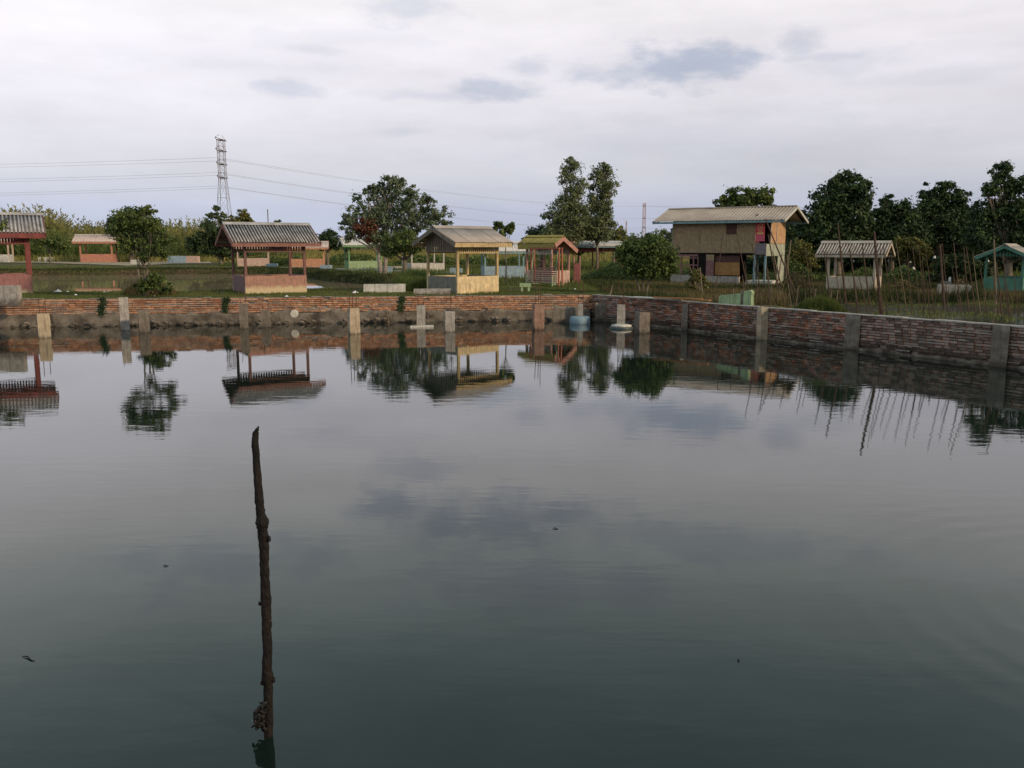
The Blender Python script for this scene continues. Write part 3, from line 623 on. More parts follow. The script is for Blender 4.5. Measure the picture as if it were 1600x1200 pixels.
sh1 = shell(.016).mesh('shell', MAT['shell'], True); sh2 = shell(.013).mesh('shell', MAT['shell_pale'], True)
for k in range(230):
    if k < 170: u = random.gauss(405.5, 4.2); v = random.gauss(1122, 9)
    else: u = random.gauss(414, 3.5); v = random.uniform(1098, 1140)
    if not 394 < u < 424 or not 1096 < v < 1143: continue
    p = SP(u, v, random.gauss(-.01, .014))-off
    o = link('shell', sh2 if random.random() < .035 else sh1, st); o.location = p; o.rotation_euler = (random.uniform(0, 6), random.uniform(0, 6), random.uniform(0, 6)); o.scale = [random.uniform(.7, 1.35)]*3
# floating twigs
for (u, v, l, a, lab) in ((45, 1029, .15, -.5, 'dark twig floating near the lower left corner'), (868, 826, .06, .1, 'tiny dark leaf floating on the open water right of centre'), (259, 884, .05, .3, 'small dark scrap floating left of the wooden stake'), (1154, 1032, .03, .8, 'tiny brown leaf floating in the lower right of the pond')):
    c = ground(u, v, 0.004); d = Vector((math.cos(a), math.sin(a), 0))*l/2
    o = MB().tube([c-d, c-d*.3+Vector((0, .01, .006)), c+d*.4+Vector((0, -.008, 0)), c+d], [.002, .005, .004, .001], 6).build('twig', MAT['stick']); tag(o, lab, 'twig')

# ------------------------------------------------------------------ gazebos
def corrugated(name, L, S, mats, parent, org, ex, es, en, waves=5, amp=.022, th=.008):
    """one roofing sheet: width L along ex, length S down the slope es, normal en."""
    n = waves*6; mb = MB(); top = []
    org, ex, es, en = Vector(org), Vector(ex), Vector(es), Vector(en)
    for s in (0, S*.5, S):
        for i in range(n+1):
            w = amp*math.sin(2*math.pi*i/6.0)
            top.append(org + ex*(L*i/n) + es*s + en*(w + (-.012 if s == S*.5 else 0)))
    bot = [p-en*th for p in top]; q = n+1; vs = top+bot; o = len(top)
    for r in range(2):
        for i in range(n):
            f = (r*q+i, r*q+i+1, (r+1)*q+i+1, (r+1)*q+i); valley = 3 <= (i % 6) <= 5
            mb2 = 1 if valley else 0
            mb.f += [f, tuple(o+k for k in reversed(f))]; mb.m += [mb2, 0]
    for i in range(n):
        a, b = 2*q+i, 2*q+i+1; mb.f.append((a, b, o+b, o+a)); mb.m.append(0); a, b = i, i+1; mb.f.append((b, a, o+a, o+b)); mb.m.append(0)
    for r in range(2):
        a, b = r*q, (r+1)*q; mb.f.append((a, b, o+b, o+a)); mb.m.append(0); a, b = r*q+n, (r+1)*q+n; mb.f.append((b, a, o+a, o+b)); mb.m.append(0)
    mb.v = [tuple(p) for p in vs]
    return mb.build(name, mats, parent, smooth=True)

def gazebo(label, u, v, th, L, W, hp, he, hr, roof, frame, plinth, plinth_side=None, anchor='L', ohx=.45, ohy=.45, sheets=4, waves=5, amp=.022, fascia=None, barge=None, fz=.13, valance=None, gslats=None,
           postw=.10, ridge_t=.5, nposts=2, z=.95, roofdark=None, group='open gazebos around the fish ponds', name='gazebo', plinth_h_back=True, cap=True, valh=.22, loc=None):
    b = Vector(loc) if loc is not None else ground(u, v, z)
    ze0 = he; yr = W*ridge_t; sl = (hr-ze0)/(yr+ohy); he = ze0 + sl*ohy - .14      # he is given as the height of the eave edge
    ca, sa = math.cos(th), math.sin(th)
    if anchor == 'R': b = b - Vector((ca*L, sa*L, 0))
    t = tag(empty(name, b, th), label, 'gazebo', group)
    m_r = [MAT[roof], MAT[roofdark or roof]]; mf = MAT[frame]; fas = MAT[fascia or frame]; bar_ = MAT[barge or fascia or frame]
    if hp > 0:
        mb = MB(); mb.box(0, L, 0, .11, -.25, hp, .004); mb.build('plinth_wall', MAT[plinth], t)
        mb = MB(); mb.box(0, L, W-.11, W, -.25, hp-.004, .004); mb.build('plinth_wall', MAT[plinth], t)
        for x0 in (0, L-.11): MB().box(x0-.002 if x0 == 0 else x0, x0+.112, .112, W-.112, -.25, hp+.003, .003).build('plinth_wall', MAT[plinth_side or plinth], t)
        MB().box(.115, L-.115, .115, W-.115, .02, .10).build('floor', MAT['concrete_dark'], t)
    for i in range(nposts):
        for yy in (.055, W-.055):
            x = .055 + (L-.11)*i/(nposts-1); MB().box(x-postw/2, x+postw/2, yy-postw/2, yy+postw/2, hp-.01 if hp > 0 else -.2, he+.04, .003).build('post', mf, t).rotation_euler = (0, 0, 0)
    for yy in (.055, W-.055): MB().box(-ohx*.9, L+ohx*.9, yy-.035, yy+.035, he+.03, he+.13).build('beam', mf, t)
    for xx in (.055, L-.055): MB().box(xx-.03, xx+.03, .10, W-.10, he+.02, he+.11).build('beam', mf, t)
    # eave points: the roof plane passes over the wall line at he+.13 and through the ridge
    for sgn in (-1, 1):
        half = yr if sgn < 0 else W-yr; over = ohy
        run = half+over; drop = sl*run; S = math.hypot(run, drop); es = Vector((0, sgn*run/S, -drop/S)); en = Vector((0, sgn*drop/S, run/S))
        wl = (L+2*ohx)/sheets
        for k in range(sheets):
            corrugated('roof_sheet', wl+.03, S+random.uniform(-.015, .02), m_r, t, (-ohx+k*wl, yr, hr), (1, 0, 0), es, en*(1)+Vector((0,0,0)), waves, amp).location = tuple(en*(.004*(k % 2)))
        ze = hr-drop; ye = yr+sgn*run
        mb = MB(); mb.box(-ohx, L+ohx, min(ye-sgn*.06, ye-sgn*.03), max(ye-sgn*.06, ye-sgn*.03), ze-.03-fz, ze-.025, .002); mb.build('fascia_board', fas, t)
        for xx in (-ohx-.012, L+ohx+.012):
            mb = MB(); mb.bar(Vector((xx, yr+sgn*.01, hr-.03-fz/2)), Vector((xx, ye-sgn*.02, ze-.03-fz/2)), .03, fz, up=Vector((0,0,1))); mb.build('barge_board', bar_, t)
        nr_ = 4
        mb = MB()
        for k in range(nr_): xx = .05+(L-.1)*k/(nr_-1); mb.bar(Vector((xx, yr, hr-.09)), Vector((xx, ye-sgn*.1, ze-.07)), .04, .07)
        mb.build('rafters', mf, t)
    if cap:
        mb = MB()
        for sgn in (-1, 1): mb.add([(-ohx-.02, yr, hr+.055), (L+ohx+.02, yr, hr+.055), (L+ohx+.02, yr+sgn*.17, hr-.045), (-ohx-.02, yr+sgn*.17, hr-.045), (-ohx-.02, yr, hr+.035), (L+ohx+.02, yr, hr+.035), (L+ohx+.02, yr+sgn*.17, hr-.065), (-ohx-.02, yr+sgn*.17, hr-.065)],
                                       [(0,1,2,3), (7,6,5,4), (3,2,6,7), (0,3,7,4), (1,5,6,2)])
        mb.build('ridge_cap', m_r[0], t)
    if valance:
        for yy in (0.0, W-.02):
            mb = MB(); n = int(L/.11)
            for k in range(n): xx = (k+.5)*L/n; mb.box(xx-.032, xx+.032, yy-.012, yy+.012, he-valh+random.uniform(-.01, .01), he+.05)
            o = mb.build('valance_slats', MAT[valance], t); o['kind'] = 'stuff'
            MB().box(0, L, yy-.02 if yy == 0 else yy, yy if yy == 0 else yy+.02, he-valh-.05, he-valh+.0).build('valance_rail', MAT[valance], t)
    if gslats:
        for xx in (-.02, L+.02):
            n = int(W/.12)
            for k in range(n):
                yy = (k+.5)*W/n; half = yr if yy < yr else W-yr; zt = he+.13+(hr-he-.14)*(1-abs(yy-yr)/half)-.10
                MB().box(xx-.012, xx+.012, yy-.036, yy+.036, he-valh+random.uniform(-.01, .01), max(zt, he+.02)).build('gable_slat', MAT[gslats], t)
    return t
MAT['roof_c'] = mat('cement_sheet_silvery', (.22, .21, .21), (.46, .45, .45), 2.2, .8, .3, 25, streaks=.5)
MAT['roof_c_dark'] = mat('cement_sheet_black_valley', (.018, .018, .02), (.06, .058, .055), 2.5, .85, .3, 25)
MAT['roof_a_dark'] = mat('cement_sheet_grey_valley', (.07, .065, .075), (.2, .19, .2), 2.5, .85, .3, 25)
MAT['roof_g'] = mat('cement_sheet_tan', (.27, .24, .22), (.38, .34, .31), 1.2, .85, .3, 25, streaks=.25)
MAT['roof_m'] = mat('cement_sheet_old', (.30, .26, .22), (.46, .42, .37), 1.8, .85, .3, 25, streaks=.6)
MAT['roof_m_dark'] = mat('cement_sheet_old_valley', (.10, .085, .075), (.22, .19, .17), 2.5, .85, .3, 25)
MAT['roof_pale'] = mat('cement_sheet_pale', (.46, .44, .42), (.60, .57, .54), 1.5, .85, .2, 25, streaks=.2)
MAT['roof_pinkish'] = mat('cement_sheet_pinkish', (.46, .36, .32), (.60, .50, .45), 1.5, .85, .2, 25, streaks=.3)
MAT['red'] = paint('dark_red_paint', (.24, .055, .05)); MAT['red_plinth'] = paint('dusty_red_plaster', (.34, .14, .13), (.40, .33, .22), .12)
MAT['brown_frame'] = paint('red_brown_wood', (.22, .10, .085)); MAT['fascia_c'] = paint('faded_red_brown', (.30, .13, .10))
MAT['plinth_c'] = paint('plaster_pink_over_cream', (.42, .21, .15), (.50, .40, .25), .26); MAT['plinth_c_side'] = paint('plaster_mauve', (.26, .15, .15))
MAT['salmon'] = paint('salmon_paint', (.55, .22, .14)); MAT['pink_pale'] = paint('pale_pink_paint', (.60, .40, .32)); MAT['orange'] = paint('orange_plaster', (.60, .28, .15))
MAT['green'] = paint('green_paint', (.16, .36, .16)); MAT['green_light'] = paint('light_green_plaster', (.34, .48, .24)); MAT['green_teal'] = paint('sea_green_paint', (.08, .24, .17))
MAT['cream'] = paint('cream_paint', (.55, .46, .34)); MAT['white_paint'] = paint('off_white_paint', (.56, .53, .48)); MAT['yellow'] = paint('yellow_plaster', (.74, .56, .29), (.36, .30, .20), -.15, .7)
MAT['yellow_wood'] = paint('yellow_wood', (.55, .40, .18)); MAT['grey_wood'] = paint('grey_brown_wood', (.23, .19, .15)); MAT['yellow_side_shade'] = paint('yellow_plaster_shade_side', (.24, .24, .19), (.15, .14, .11), .0)  # grey side plaster: left-face shade of the yellow plinth, put into the colour
MAT['bluep'] = paint('pale_blue_plaster', (.30, .42, .50)); MAT['blue_wood'] = paint('teal_blue_wood', (.22, .38, .42)); MAT['gold'] = paint('mustard_board', (.38, .31, .06)); MAT['pinkf'] = paint('pink_board', (.52, .24, .19))

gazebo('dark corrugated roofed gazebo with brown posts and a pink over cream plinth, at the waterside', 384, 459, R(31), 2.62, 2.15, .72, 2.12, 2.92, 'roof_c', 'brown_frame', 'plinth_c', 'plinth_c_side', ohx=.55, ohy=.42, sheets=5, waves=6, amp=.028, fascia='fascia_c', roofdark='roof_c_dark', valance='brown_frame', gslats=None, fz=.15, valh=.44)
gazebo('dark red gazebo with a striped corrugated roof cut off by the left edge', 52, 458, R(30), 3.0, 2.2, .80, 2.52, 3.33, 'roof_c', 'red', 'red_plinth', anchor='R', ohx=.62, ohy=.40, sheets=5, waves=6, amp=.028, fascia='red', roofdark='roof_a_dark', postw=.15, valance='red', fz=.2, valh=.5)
gazebo('cream and grey wooden gazebo with a yellow plinth and slatted gable', 715, 459, R(44), 2.35, 2.05, .70, 2.12, 2.77, 'roof_g', 'yellow_wood', 'yellow', 'yellow_side_shade', ohx=.45, ohy=.42, sheets=4, waves=5, amp=.010, fascia='yellow_wood', barge='grey_wood', valance='yellow_wood', gslats='grey_wood', fz=.17, valh=.46)
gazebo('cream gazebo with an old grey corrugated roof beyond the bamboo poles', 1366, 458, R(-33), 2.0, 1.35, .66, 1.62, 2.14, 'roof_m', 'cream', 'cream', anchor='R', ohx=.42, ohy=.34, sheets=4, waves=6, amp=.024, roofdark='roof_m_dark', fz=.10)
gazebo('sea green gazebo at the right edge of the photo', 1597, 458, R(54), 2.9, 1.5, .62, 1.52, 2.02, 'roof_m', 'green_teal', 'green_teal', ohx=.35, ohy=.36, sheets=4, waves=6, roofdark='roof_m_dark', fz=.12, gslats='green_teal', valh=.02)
gazebo('small salmon gazebo standing on the pale path beyond the back pond', 126, 410, R(11), 3.7, 2.6, 1.0, 2.5, 3.36, 'roof_pinkish', 'salmon', 'salmon', ohx=.75, ohy=.5, sheets=4, waves=4, amp=.015, z=.97, postw=.17, fz=.2)
gazebo('white and pink gazebo behind the dark red one at the left edge', 15, 410, R(18), 3.4, 2.6, .95, 2.6, 3.2, 'roof_pinkish', 'pink_pale', 'white_paint', anchor='R', ohx=.5, ohy=.5, sheets=4, amp=.015, z=.97, postw=.17, fz=.2)
gazebo('far pale pink gazebo seen under the left half of the dark corrugated roof', 371, 416, R(14), 3.05, 2.0, .78, 1.9, 2.5, 'roof_pinkish', 'pink_pale', 'pink_pale', ohx=.4, ohy=.4, sheets=3, amp=.015, postw=.12, fz=.15)
gazebo('far orange gazebo showing at the right end of the dark corrugated roof', 507, 418, R(10), 3.1, 2.3, .80, 1.85, 2.4, 'roof_pinkish', 'orange', 'orange', anchor='R', ohx=.4, ohy=.4, sheets=3, amp=.015, postw=.12, fz=.15)
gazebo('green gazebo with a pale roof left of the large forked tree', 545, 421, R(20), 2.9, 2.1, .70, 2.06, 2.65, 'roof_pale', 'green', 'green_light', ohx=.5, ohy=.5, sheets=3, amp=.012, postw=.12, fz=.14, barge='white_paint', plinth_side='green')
gazebo('off white gazebo half hidden behind the yellow walled gazebo', 643, 424, R(30), 2.9, 1.9, .62, 1.92, 2.6, 'roof_pale', 'white_paint', 'white_paint', ohx=.55, ohy=.45, sheets=3, amp=.012, postw=.10, fz=.10, z=.95)
gazebo('pale blue gazebo behind the right end of the yellow walled gazebo', 757, 434, R(8), 2.55, 2.0, .70, 1.65, 2.23, 'roof_pale', 'blue_wood', 'bluep', ohx=.25, ohy=.35, sheets=3, amp=.012, fz=.12)
gazebo('long open shed with a pale roof and dark red eaves behind the round bush', 896, 421, R(4), 6.4, 3.2, 0, 1.98, 2.38, 'roof_pale', 'red', 'red', ohx=.5, ohy=.5, sheets=7, waves=4, amp=.012, fascia='blue_wood', nposts=4, valance='red', valh=.38, fz=.10, group=None, name='open_shed', loc=ground(896, 421, .95))
# yellow-red gazebo and its extras
gz = gazebo('red and pink gazebo under a mustard yellow eave board, beside the dark red board', 862, 443, R(-38), 1.75, 1.7, .66, 2.12, 2.50, 'gold', 'pinkf', 'pink_pale', anchor='R', ohx=.35, ohy=.22, sheets=3, waves=4, amp=.008, fascia='gold', barge='pinkf', fz=.22, valance='white_paint', valh=.5, postw=.09, ridge_t=.32)
MB().box(-.3, 2.05, -.30, -.27, 1.80, 2.02, .003).build('eave_board', MAT['gold'], gz)
# garden swing: red frame, slatted double bench, green base rails
MAT['swing_red'] = paint('swing_red_orange', (.46, .13, .07)); MAT['swing_green'] = paint('swing_pale_green', (.32, .46, .26)); MAT['swing_slat'] = paint('swing_slats', (.36, .15, .12))
p = ground(822, 446); q = ground(865, 448); th = math.atan2(q.y-p.y, q.x-p.x); Ls = (q-p).length
sw = tag(empty('garden_swing', p, th), 'red framed garden swing with a slatted seat and green rails', 'swing')
hs = at(840, 388, p.y).z-GZ
for x in (0, Ls):
    MB().bar((x, .35, -.1), (x, .35, hs), .06, .06).build('upright', MAT['swing_red'], sw); MB().bar((x, .62, -.1), (x, .55, hs), .06, .06).build('upright', MAT['swing_red'], sw)
MB().bar((-.05, .35, hs), (Ls+.05, .35, hs), .09, .09).build('top_beam', MAT['swing_red'], sw); MB().bar((-.05, .55, hs-.002), (Ls+.05, .55, hs-.002), .07, .07).build('top_beam', MAT['swing_red'], sw)
for x in (.12, Ls-.12): MB().bar((x, .2, .1), (x, .42, hs-.05), .035, .035).build('hanger', MAT['swing_green'], sw); MB().bar((x, .05, .1), (x, .85, .1), .04, .04).build('base_rail', MAT['swing_green'], sw)
for x in (.09, Ls-.09): MB().bar((x, -.02, .0), (x, -.02, .55), .05, .05).build('front_leg', MAT['swing_green'], sw)
for k in range(7): MB().box(.14, Ls-.14, .36, .39, .22+k*.105, .285+k*.105).build('back_slat', MAT['swing_slat'], sw)
for k in range(5): MB().box(.14, Ls-.14, .02+k*.07, .07+k*.07, .14, .165).build('seat_slat', MAT['swing_slat'], sw)
MB().bar((.1, 0, .40), (Ls-.1, 0, .40), .03, .03).build('guard_rail', MAT['swing_green'], sw); MB().bar((.1, 0, .2), (Ls-.1, 0, .2), .03, .03).build('guard_rail', MAT['swing_green'], sw)
for a_, b_ in (((.35, .33, .95), (Ls-.25, .33, 1.35)), ((.35, .33, 1.35), (Ls-.25, .33, .95))): MB().bar(a_, b_, .025, .025).build('crossed_bar', MAT['swing_slat'], sw)
# dark red board
p = ground(901, 441.5); t = tag(empty('red_board', p, .15), 'plain dark red upright board with two posts, right of the red and pink gazebo', 'board')
mb = MB(); mb.add([(-.20, 0, .0), (.19, 0, .0), (.17, 0, 1.03), (-.13, 0, 1.05), (-.20, .05, .0), (.19, .05, .0), (.17, .05, 1.03), (-.13, .05, 1.05)], [(0,1,2,3), (7,6,5,4), (0,4,5,1), (1,5,6,2), (2,6,7,3), (3,7,4,0)]); mb.build('panel', paint('dark_red_panel', (.26, .075, .07)), t)
for x in (-.13, .19): MB().box(x-.03, x+.03, .06, .11, -.1, 1.42).build('post', MAT['pinkf'], t)
# low blocks and benches
def low_block(u0, u1, vb, vt, m, label, dep=.5, z=.95, yaw=0.0, m2=None, split=None, cat='low wall'):
    a, b = ground(u0, vb, z), ground(u1, vb, z); hh = at(u0, vt, a.y).z - z; Lb = (b-a).length
    t = tag(empty('low_wall', a, yaw), label, cat)
    if split is None: MB().box(0, Lb, 0, dep, -.15, hh, .015).build('block', MAT[m], t)
    else:
        s = Lb*split; MB().box(0, s-.003, 0, dep, -.15, hh, .01).build('block', MAT[m], t); MB().box(s+.003, Lb, 0, dep, -.15, hh-.01, .01).build('block', MAT[m2], t)
    return t
low_block(-40, 28, 472, 446, 'concrete', 'low grey concrete slab on the wall top at the left edge', .25, yaw=.03, z=.96)
low_block(60, 81, 409, 402, 'concrete_pale', 'small white block on the pale path left of the salmon gazebo', .8)
low_block(204, 221, 413, 406, 'concrete_pale', 'small white block behind the stems of the waterside tree', .8)
low_block(262, 309, 411, 400, 'bluep', 'low wall painted pale blue on the left and pinkish on the right', .8, m2='pink_pale', split=.62)
low_block(568, 633, 456.5, 444, 'concrete_pale', 'pale green white low slab in the grass between two waterside gazebos', .22, yaw=.05)
low_block(646, 704, 460, 451.5, 'concrete', 'low grey slab under the tall grass left of the yellow gazebo', .25, yaw=.05)
for (u0, u1, vb, vt, m, lab) in ((416, 432, 416.5, 412, 'bluep', 'small pale blue block right of the far pale pink gazebo'), (500, 517, 422, 414.5, 'bluep', 'small teal block right of the far orange gazebo'), (598, 612, 426, 416, 'bluep', 'small pale blue block right of the forked tree trunk'), (614, 640, 420, 416, 'white_paint', 'thin white low kerb left of the off white gazebo'), (703, 722, 428, 419, 'bluep', 'pale blue block seen between the posts of the yellow gazebo'),
                                 (792, 822, 428, 417, 'cream', 'cream low wall seen right of the pale blue gazebo')): low_block(u0, u1, vb, vt, m, lab, .6)
mb = MB()
for i, (u0, u1, v) in enumerate(((440, 500, 419.5), (506, 545, 421.5), (548, 600, 422.5), (603, 650, 424.5), (654, 705, 427))):
    a, b = ground(u0, v), ground(u1, v+.6); tag(MB().bar(a+Vector((0, 0, .05)), b+Vector((0, 0, .05)), .35, .16).build('kerb', MAT['kerb']), 'low teal white kerb length %s' % ['below the far orange gazebo', 'between the orange and green gazebos', 'in front of the green gazebo', 'right of the forked tree', 'in front of the off white gazebo'][i], 'kerb', 'low kerbs beyond the back pond')
# little green concrete bench by the wall
p = ground(812, 456); t = tag(empty('concrete_bench', p, .05), 'pale green concrete bench standing on the turf by the orange wall', 'bench')
MB().box(0, .5, 0, .3, .22, .36, .012).build('seat', MAT['green_light'], t)
for x in (.06, .36): MB().box(x, x+.09, .03, .27, -.05, .225, .01).build('leg', MAT['green_light'], t)
# jagged green remnant on the right wall
a = WC + dr*rwx(1106) + nr*.45; a.z = .95
lg = (rwx(1157)-rwx(1109))/1.27
t = tag(empty('broken_wall', a, ang2+R(4)), 'jagged light green remnant of a broken wall behind the right hand brick wall', 'broken wall')
prof = [(0, 0), (.0, .50), (.08, .57), (.30, .60), (.62, .66), (.82, .70), (.85, .66), (.85, 0)]
MB().poly([(x*lg, 0, z*.74-.1) for x, z in prof], (0, .14, 0)).build('wall', MAT['green_light'], t)
prof = [(.96, 0), (.96, .74), (1.06, .80), (1.18, .84), (1.27, .76), (1.24, .55), (1.26, .2), (1.22, 0)]
MB().poly([(x*lg, 0, z*.76-.1) for x, z in prof], (0, .14, 0)).build('wall', MAT['green_light'], t)
MB().box(.86*lg, .95*lg, .03, .12, -.1, .50).build('post', MAT['concrete_dark'], t)
# planks on the wall near the corner
x0 = rwx(1010)
def onwall(u, off=-.05): return WC + dr*rwx(u) + nr*off
for (ua, ub, oa, ob, w, m, z, lab) in ((1000, 1062, -.35, .12, .34, 'concrete_pale', 1.06, 'pale flat board lying across the corner of the right wall'), (1034, 1092, -.42, .10, .12, 'plank', 1.11, 'orange plank crossing the pale board on the right wall'), (1040, 1104, -.12, .12, .10, 'plank', 1.085, 'orange plank lying along the top of the right wall')):
    p, q = onwall(ua, oa), onwall(ub, ob); p.z = z; q.z = z+.01
    tag(MB().bar(p, q, w, .035).build('plank', MAT[m]), lab, 'plank')

# ------------------------------------------------------------------ stilt hut
MAT['woven'] = mat('woven_bamboo', (.30, .225, .14), (.42, .33, .21), 5, .85, .6, 60, streaks=.2); MAT['woven_orange'] = mat('woven_orange', (.32, .17, .07), (.46, .26, .10), 5, .85, .5, 60)
MAT['hut_pink'] = paint('hut_dull_pink', (.28, .13, .13)); MAT['hut_dark'] = mat('interior_shade_black', (.007, .006, .006), (.013, .011, .010), 4, 1.0, .0); MAT['orange_board'] = paint('orange_gable_board', (.55, .31, .14), streaks=.25)  # the dark hut tone puts interior shade into a near-black colour
MAT['palegreen'] = paint('pale_green_board', (.40, .43, .32)); MAT['banner_red'] = mat('red_banner', (.48, .05, .07), (.56, .08, .09), 3, .7, .1); MAT['banner_pink'] = mat('pink_banner', (.55, .10, .16), None, 3, .7, .1)
MAT['banner_gold'] = mat('banner_gold', (.62, .36, .16), None, 3, .7, .05); MAT['hut_dkred'] = paint('dark_red_shutter', (.11, .05, .045)); MAT['roof_hut'] = mat('hut_roof', (.40, .33, .27), (.55, .47, .40), 1.0, .85, .2, 25, streaks=.4)
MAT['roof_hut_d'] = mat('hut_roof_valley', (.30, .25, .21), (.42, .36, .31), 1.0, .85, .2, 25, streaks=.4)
MAT['mauve'] = paint('mauve_rail', (.24, .20, .23))
def weave(m):
    t = m.node_tree; n = t.nodes.new; l = t.links.new; b = t.nodes['Principled BSDF']; tcn = n('ShaderNodeTexCoord'); src = b.inputs['Base Color'].links[0].from_socket
    ck = n('ShaderNodeTexBrick'); ck.inputs['Scale'].default_value = 9; ck.inputs['Mortar Size'].default_value = .03; ck.inputs['Color1'].default_value = (1, 1, 1, 1); ck.inputs['Color2'].default_value = (.72, .70, .66, 1); ck.inputs['Mortar'].default_value = (.5, .46, .4, 1)
    mp = n('ShaderNodeMapping'); mp.inputs['Rotation'].default_value = (math.pi/2, 0, 0); l(tcn.outputs['Object'], mp.inputs[0]); l(mp.outputs[0], ck.inputs['Vector'])
    mx = n('ShaderNodeMix'); mx.data_type = 'RGBA'; mx.blend_type = 'MULTIPLY'; mx.inputs[0].default_value = .8; l(src, mx.inputs[6]); l(ck.outputs['Color'], mx.inputs[7]); l(mx.outputs[2], b.inputs['Base Color'])
weave(MAT['woven']); weave(MAT['woven_orange'])
hD = 45.0; pr = at(1195, 443, hD); pr.z = GZ; thh = R(-34); Lh = 5.05; Wh = 3.0
hb = pr - Vector((math.cos(thh)*Lh, math.sin(thh)*Lh, 0)); hut = tag(empty('stilt_house', hb, thh), 'two storey woven bamboo stilt house with a red banner and pale roof', 'house')
def hx(u):      # photo column -> distance along the front wall
    d = pix_dir(u, 420); e = Vector((math.cos(thh), math.sin(thh))); t = (hb.x*e.y - hb.y*e.x)/(d.x*e.y - d.y*e.x); return (Vector((d.x*t, d.y*t))-Vector((hb.x, hb.y))).length * (1 if (d.x*t-hb.x)*e.x+(d.y*t-hb.y)*e.y > 0 else -1)
def hz(v, u=1125):
    s = hx(u); yy = hb.y+math.sin(thh)*s; return at(u, v, yy).z-GZ
X = {k: hx(k) for k in (1058, 1091, 1103, 1115, 1132, 1150, 1154, 1178)}
zf, ze_ = hz(396), hz(345)
# upper storey front: four woven panels, shutter, frame
cuts = [.0, X[1091], X[1132], X[1150], X[1178]]
MB().box(0, X[1091]-.01, 0, .04, zf+.02, ze_+.15).build('wall_panel', MAT['woven'], hut)
MB().box(X[1091]+.01, X[1132]-.01, 0, .04, zf, ze_+.15).build('wall_panel', MAT['woven'], hut)
zs = hz(366); MB().box(X[1132]+.005, X[1150]-.005, .005, .045, zf, zs-.01).build('wall_panel', MAT['woven'], hut)
MB().box(X[1132]+.005, X[1150]-.005, .02, .05, zs, ze_+.15).build('shutter', MAT['hut_dkred'], hut)
MB().box(X[1150]+.01, X[1178], 0, .04, zf, ze_+.15).build('wall_panel', MAT['woven'], hut)
for x in (0, X[1091], X[1132], X[1150], X[1178]-.02): MB().box(x-.025, x+.025, -.02, -.001, zf, ze_+.1).build('batten', MAT['woven'], hut)
MB().box(-.05, X[1178]+.02, -.03, -.0215, zf-.05, zf+.03).build('floor_beam', MAT['hut_dark'], hut)
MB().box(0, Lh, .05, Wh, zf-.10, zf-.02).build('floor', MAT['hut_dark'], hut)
# left end and back walls, right inner wall
MB().box(-.045, -.005, 0, Wh, zf, ze_+.15).build('end_wall', MAT['blue_wood'], hut)
MB().box(0, Lh, Wh, Wh+.04, zf, ze_+.15).build('back_wall', MAT['woven'], hut)
MB().box(X[1178], X[1178]+.04, .045, 1.0, zf, ze_+.3).build('inner_wall', MAT['hut_dkred'], hut)
# banner hanging at the porch
bx = X[1178]+.03; bz0, bz1 = hz(377, 1185), hz(346, 1185); bw = hx(1193)-bx
t = hut
bn = MB().box(bx, bx+bw, -.05, -.035, bz0+.30, bz1).build('banner', MAT['banner_red'], hut)
MB().box(bx, bx+bw, -.05, -.035, bz0, bz0+.297).build('banner_foot', MAT['banner_pink'], bn)
MB().box(bx+.06, bx+bw-.06, -.056, -.0505, bz0+.34, bz0+.44).build('text_band', MAT['banner_gold'], bn)
cxb, czb = bx+bw/2, bz1-.30; mb = MB()
for k in range(16):
    a0, a1 = 2*math.pi*k/16, 2*math.pi*(k+1)/16; rr = lambda a: (.11, .17)
    mb.add([(cxb+.10*math.cos(a0), -.054, czb+.17*math.sin(a0)), (cxb+.10*math.cos(a1), -.054, czb+.17*math.sin(a1)), (cxb+.13*math.cos(a1), -.054, czb+.21*math.sin(a1)), (cxb+.13*math.cos(a0), -.054, czb+.21*math.sin(a0))], [(0,1,2,3)])
mb.add([(cxb, -.054, czb-.08), (cxb+.05, -.054, czb), (cxb, -.054, czb+.08), (cxb-.05, -.054, czb)], [(0,1,2,3)])
mb.build('emblem', MAT['banner_gold'], bn)
# porch rail
for k in range(8):
    x = X[1178]+.06+k*(Lh-X[1178]-.1)/7; MB().box(x-.035, x+.035, -.03, -.005, zf-.05, zf+.52+random.uniform(-.06, .03)).build('rail_picket', MAT['mauve'], hut)
MB().box(X[1178]+.04, Lh, -.004, .03, zf-.04, zf+.07).build('porch_sill', MAT['mauve'], hut)
# right end (gable side): faces the light
zg = hz(378, 1200)
for (y0, y1, z0, z1, m) in ((.0, 1.15, zf-.12, zf+.48, 'palegreen'), (1.17, Wh, zf-.12, zf+.48, 'palegreen'), (.55, 1.5, zf+.50, ze_+.05, 'orange_board'), (1.52, Wh, zf+.50, ze_+.05, 'orange_board'), ):
    MB().box(Lh-.03, Lh+.01, y0, y1, z0, z1).build('gable_board', MAT[m], hut)
_rz = lambda y: zr_-(zr_-zee_)*(Wh/2-y)/(Wh/2+.55)-.12
zr_ = at(1228, 322, hb.y+math.sin(thh)*(Lh+.9)+1.2).z-GZ; zee_ = hz(344, 1190)
MB().poly([(Lh-.03, .55, ze_+.07), (Lh-.03, 1.5, ze_+.07), (Lh-.03, 1.5, _rz(1.5)), (Lh-.03, .55, _rz(.55))], (.04, 0, 0)).build('gable_board', MAT['palegreen'], hut)
MB().poly([(Lh-.03, 1.52, ze_+.07), (Lh-.03, Wh-.2, ze_+.07), (Lh-.03, 1.52, _rz(1.5))], (.04, 0, 0)).build('gable_board', MAT['hut_dkred'], hut)
MB().box(Lh+.0105, Lh+.04, 1.48, 1.54, zf+.48, ze_+.05).build('gable_batten', MAT['white_paint'], hut)
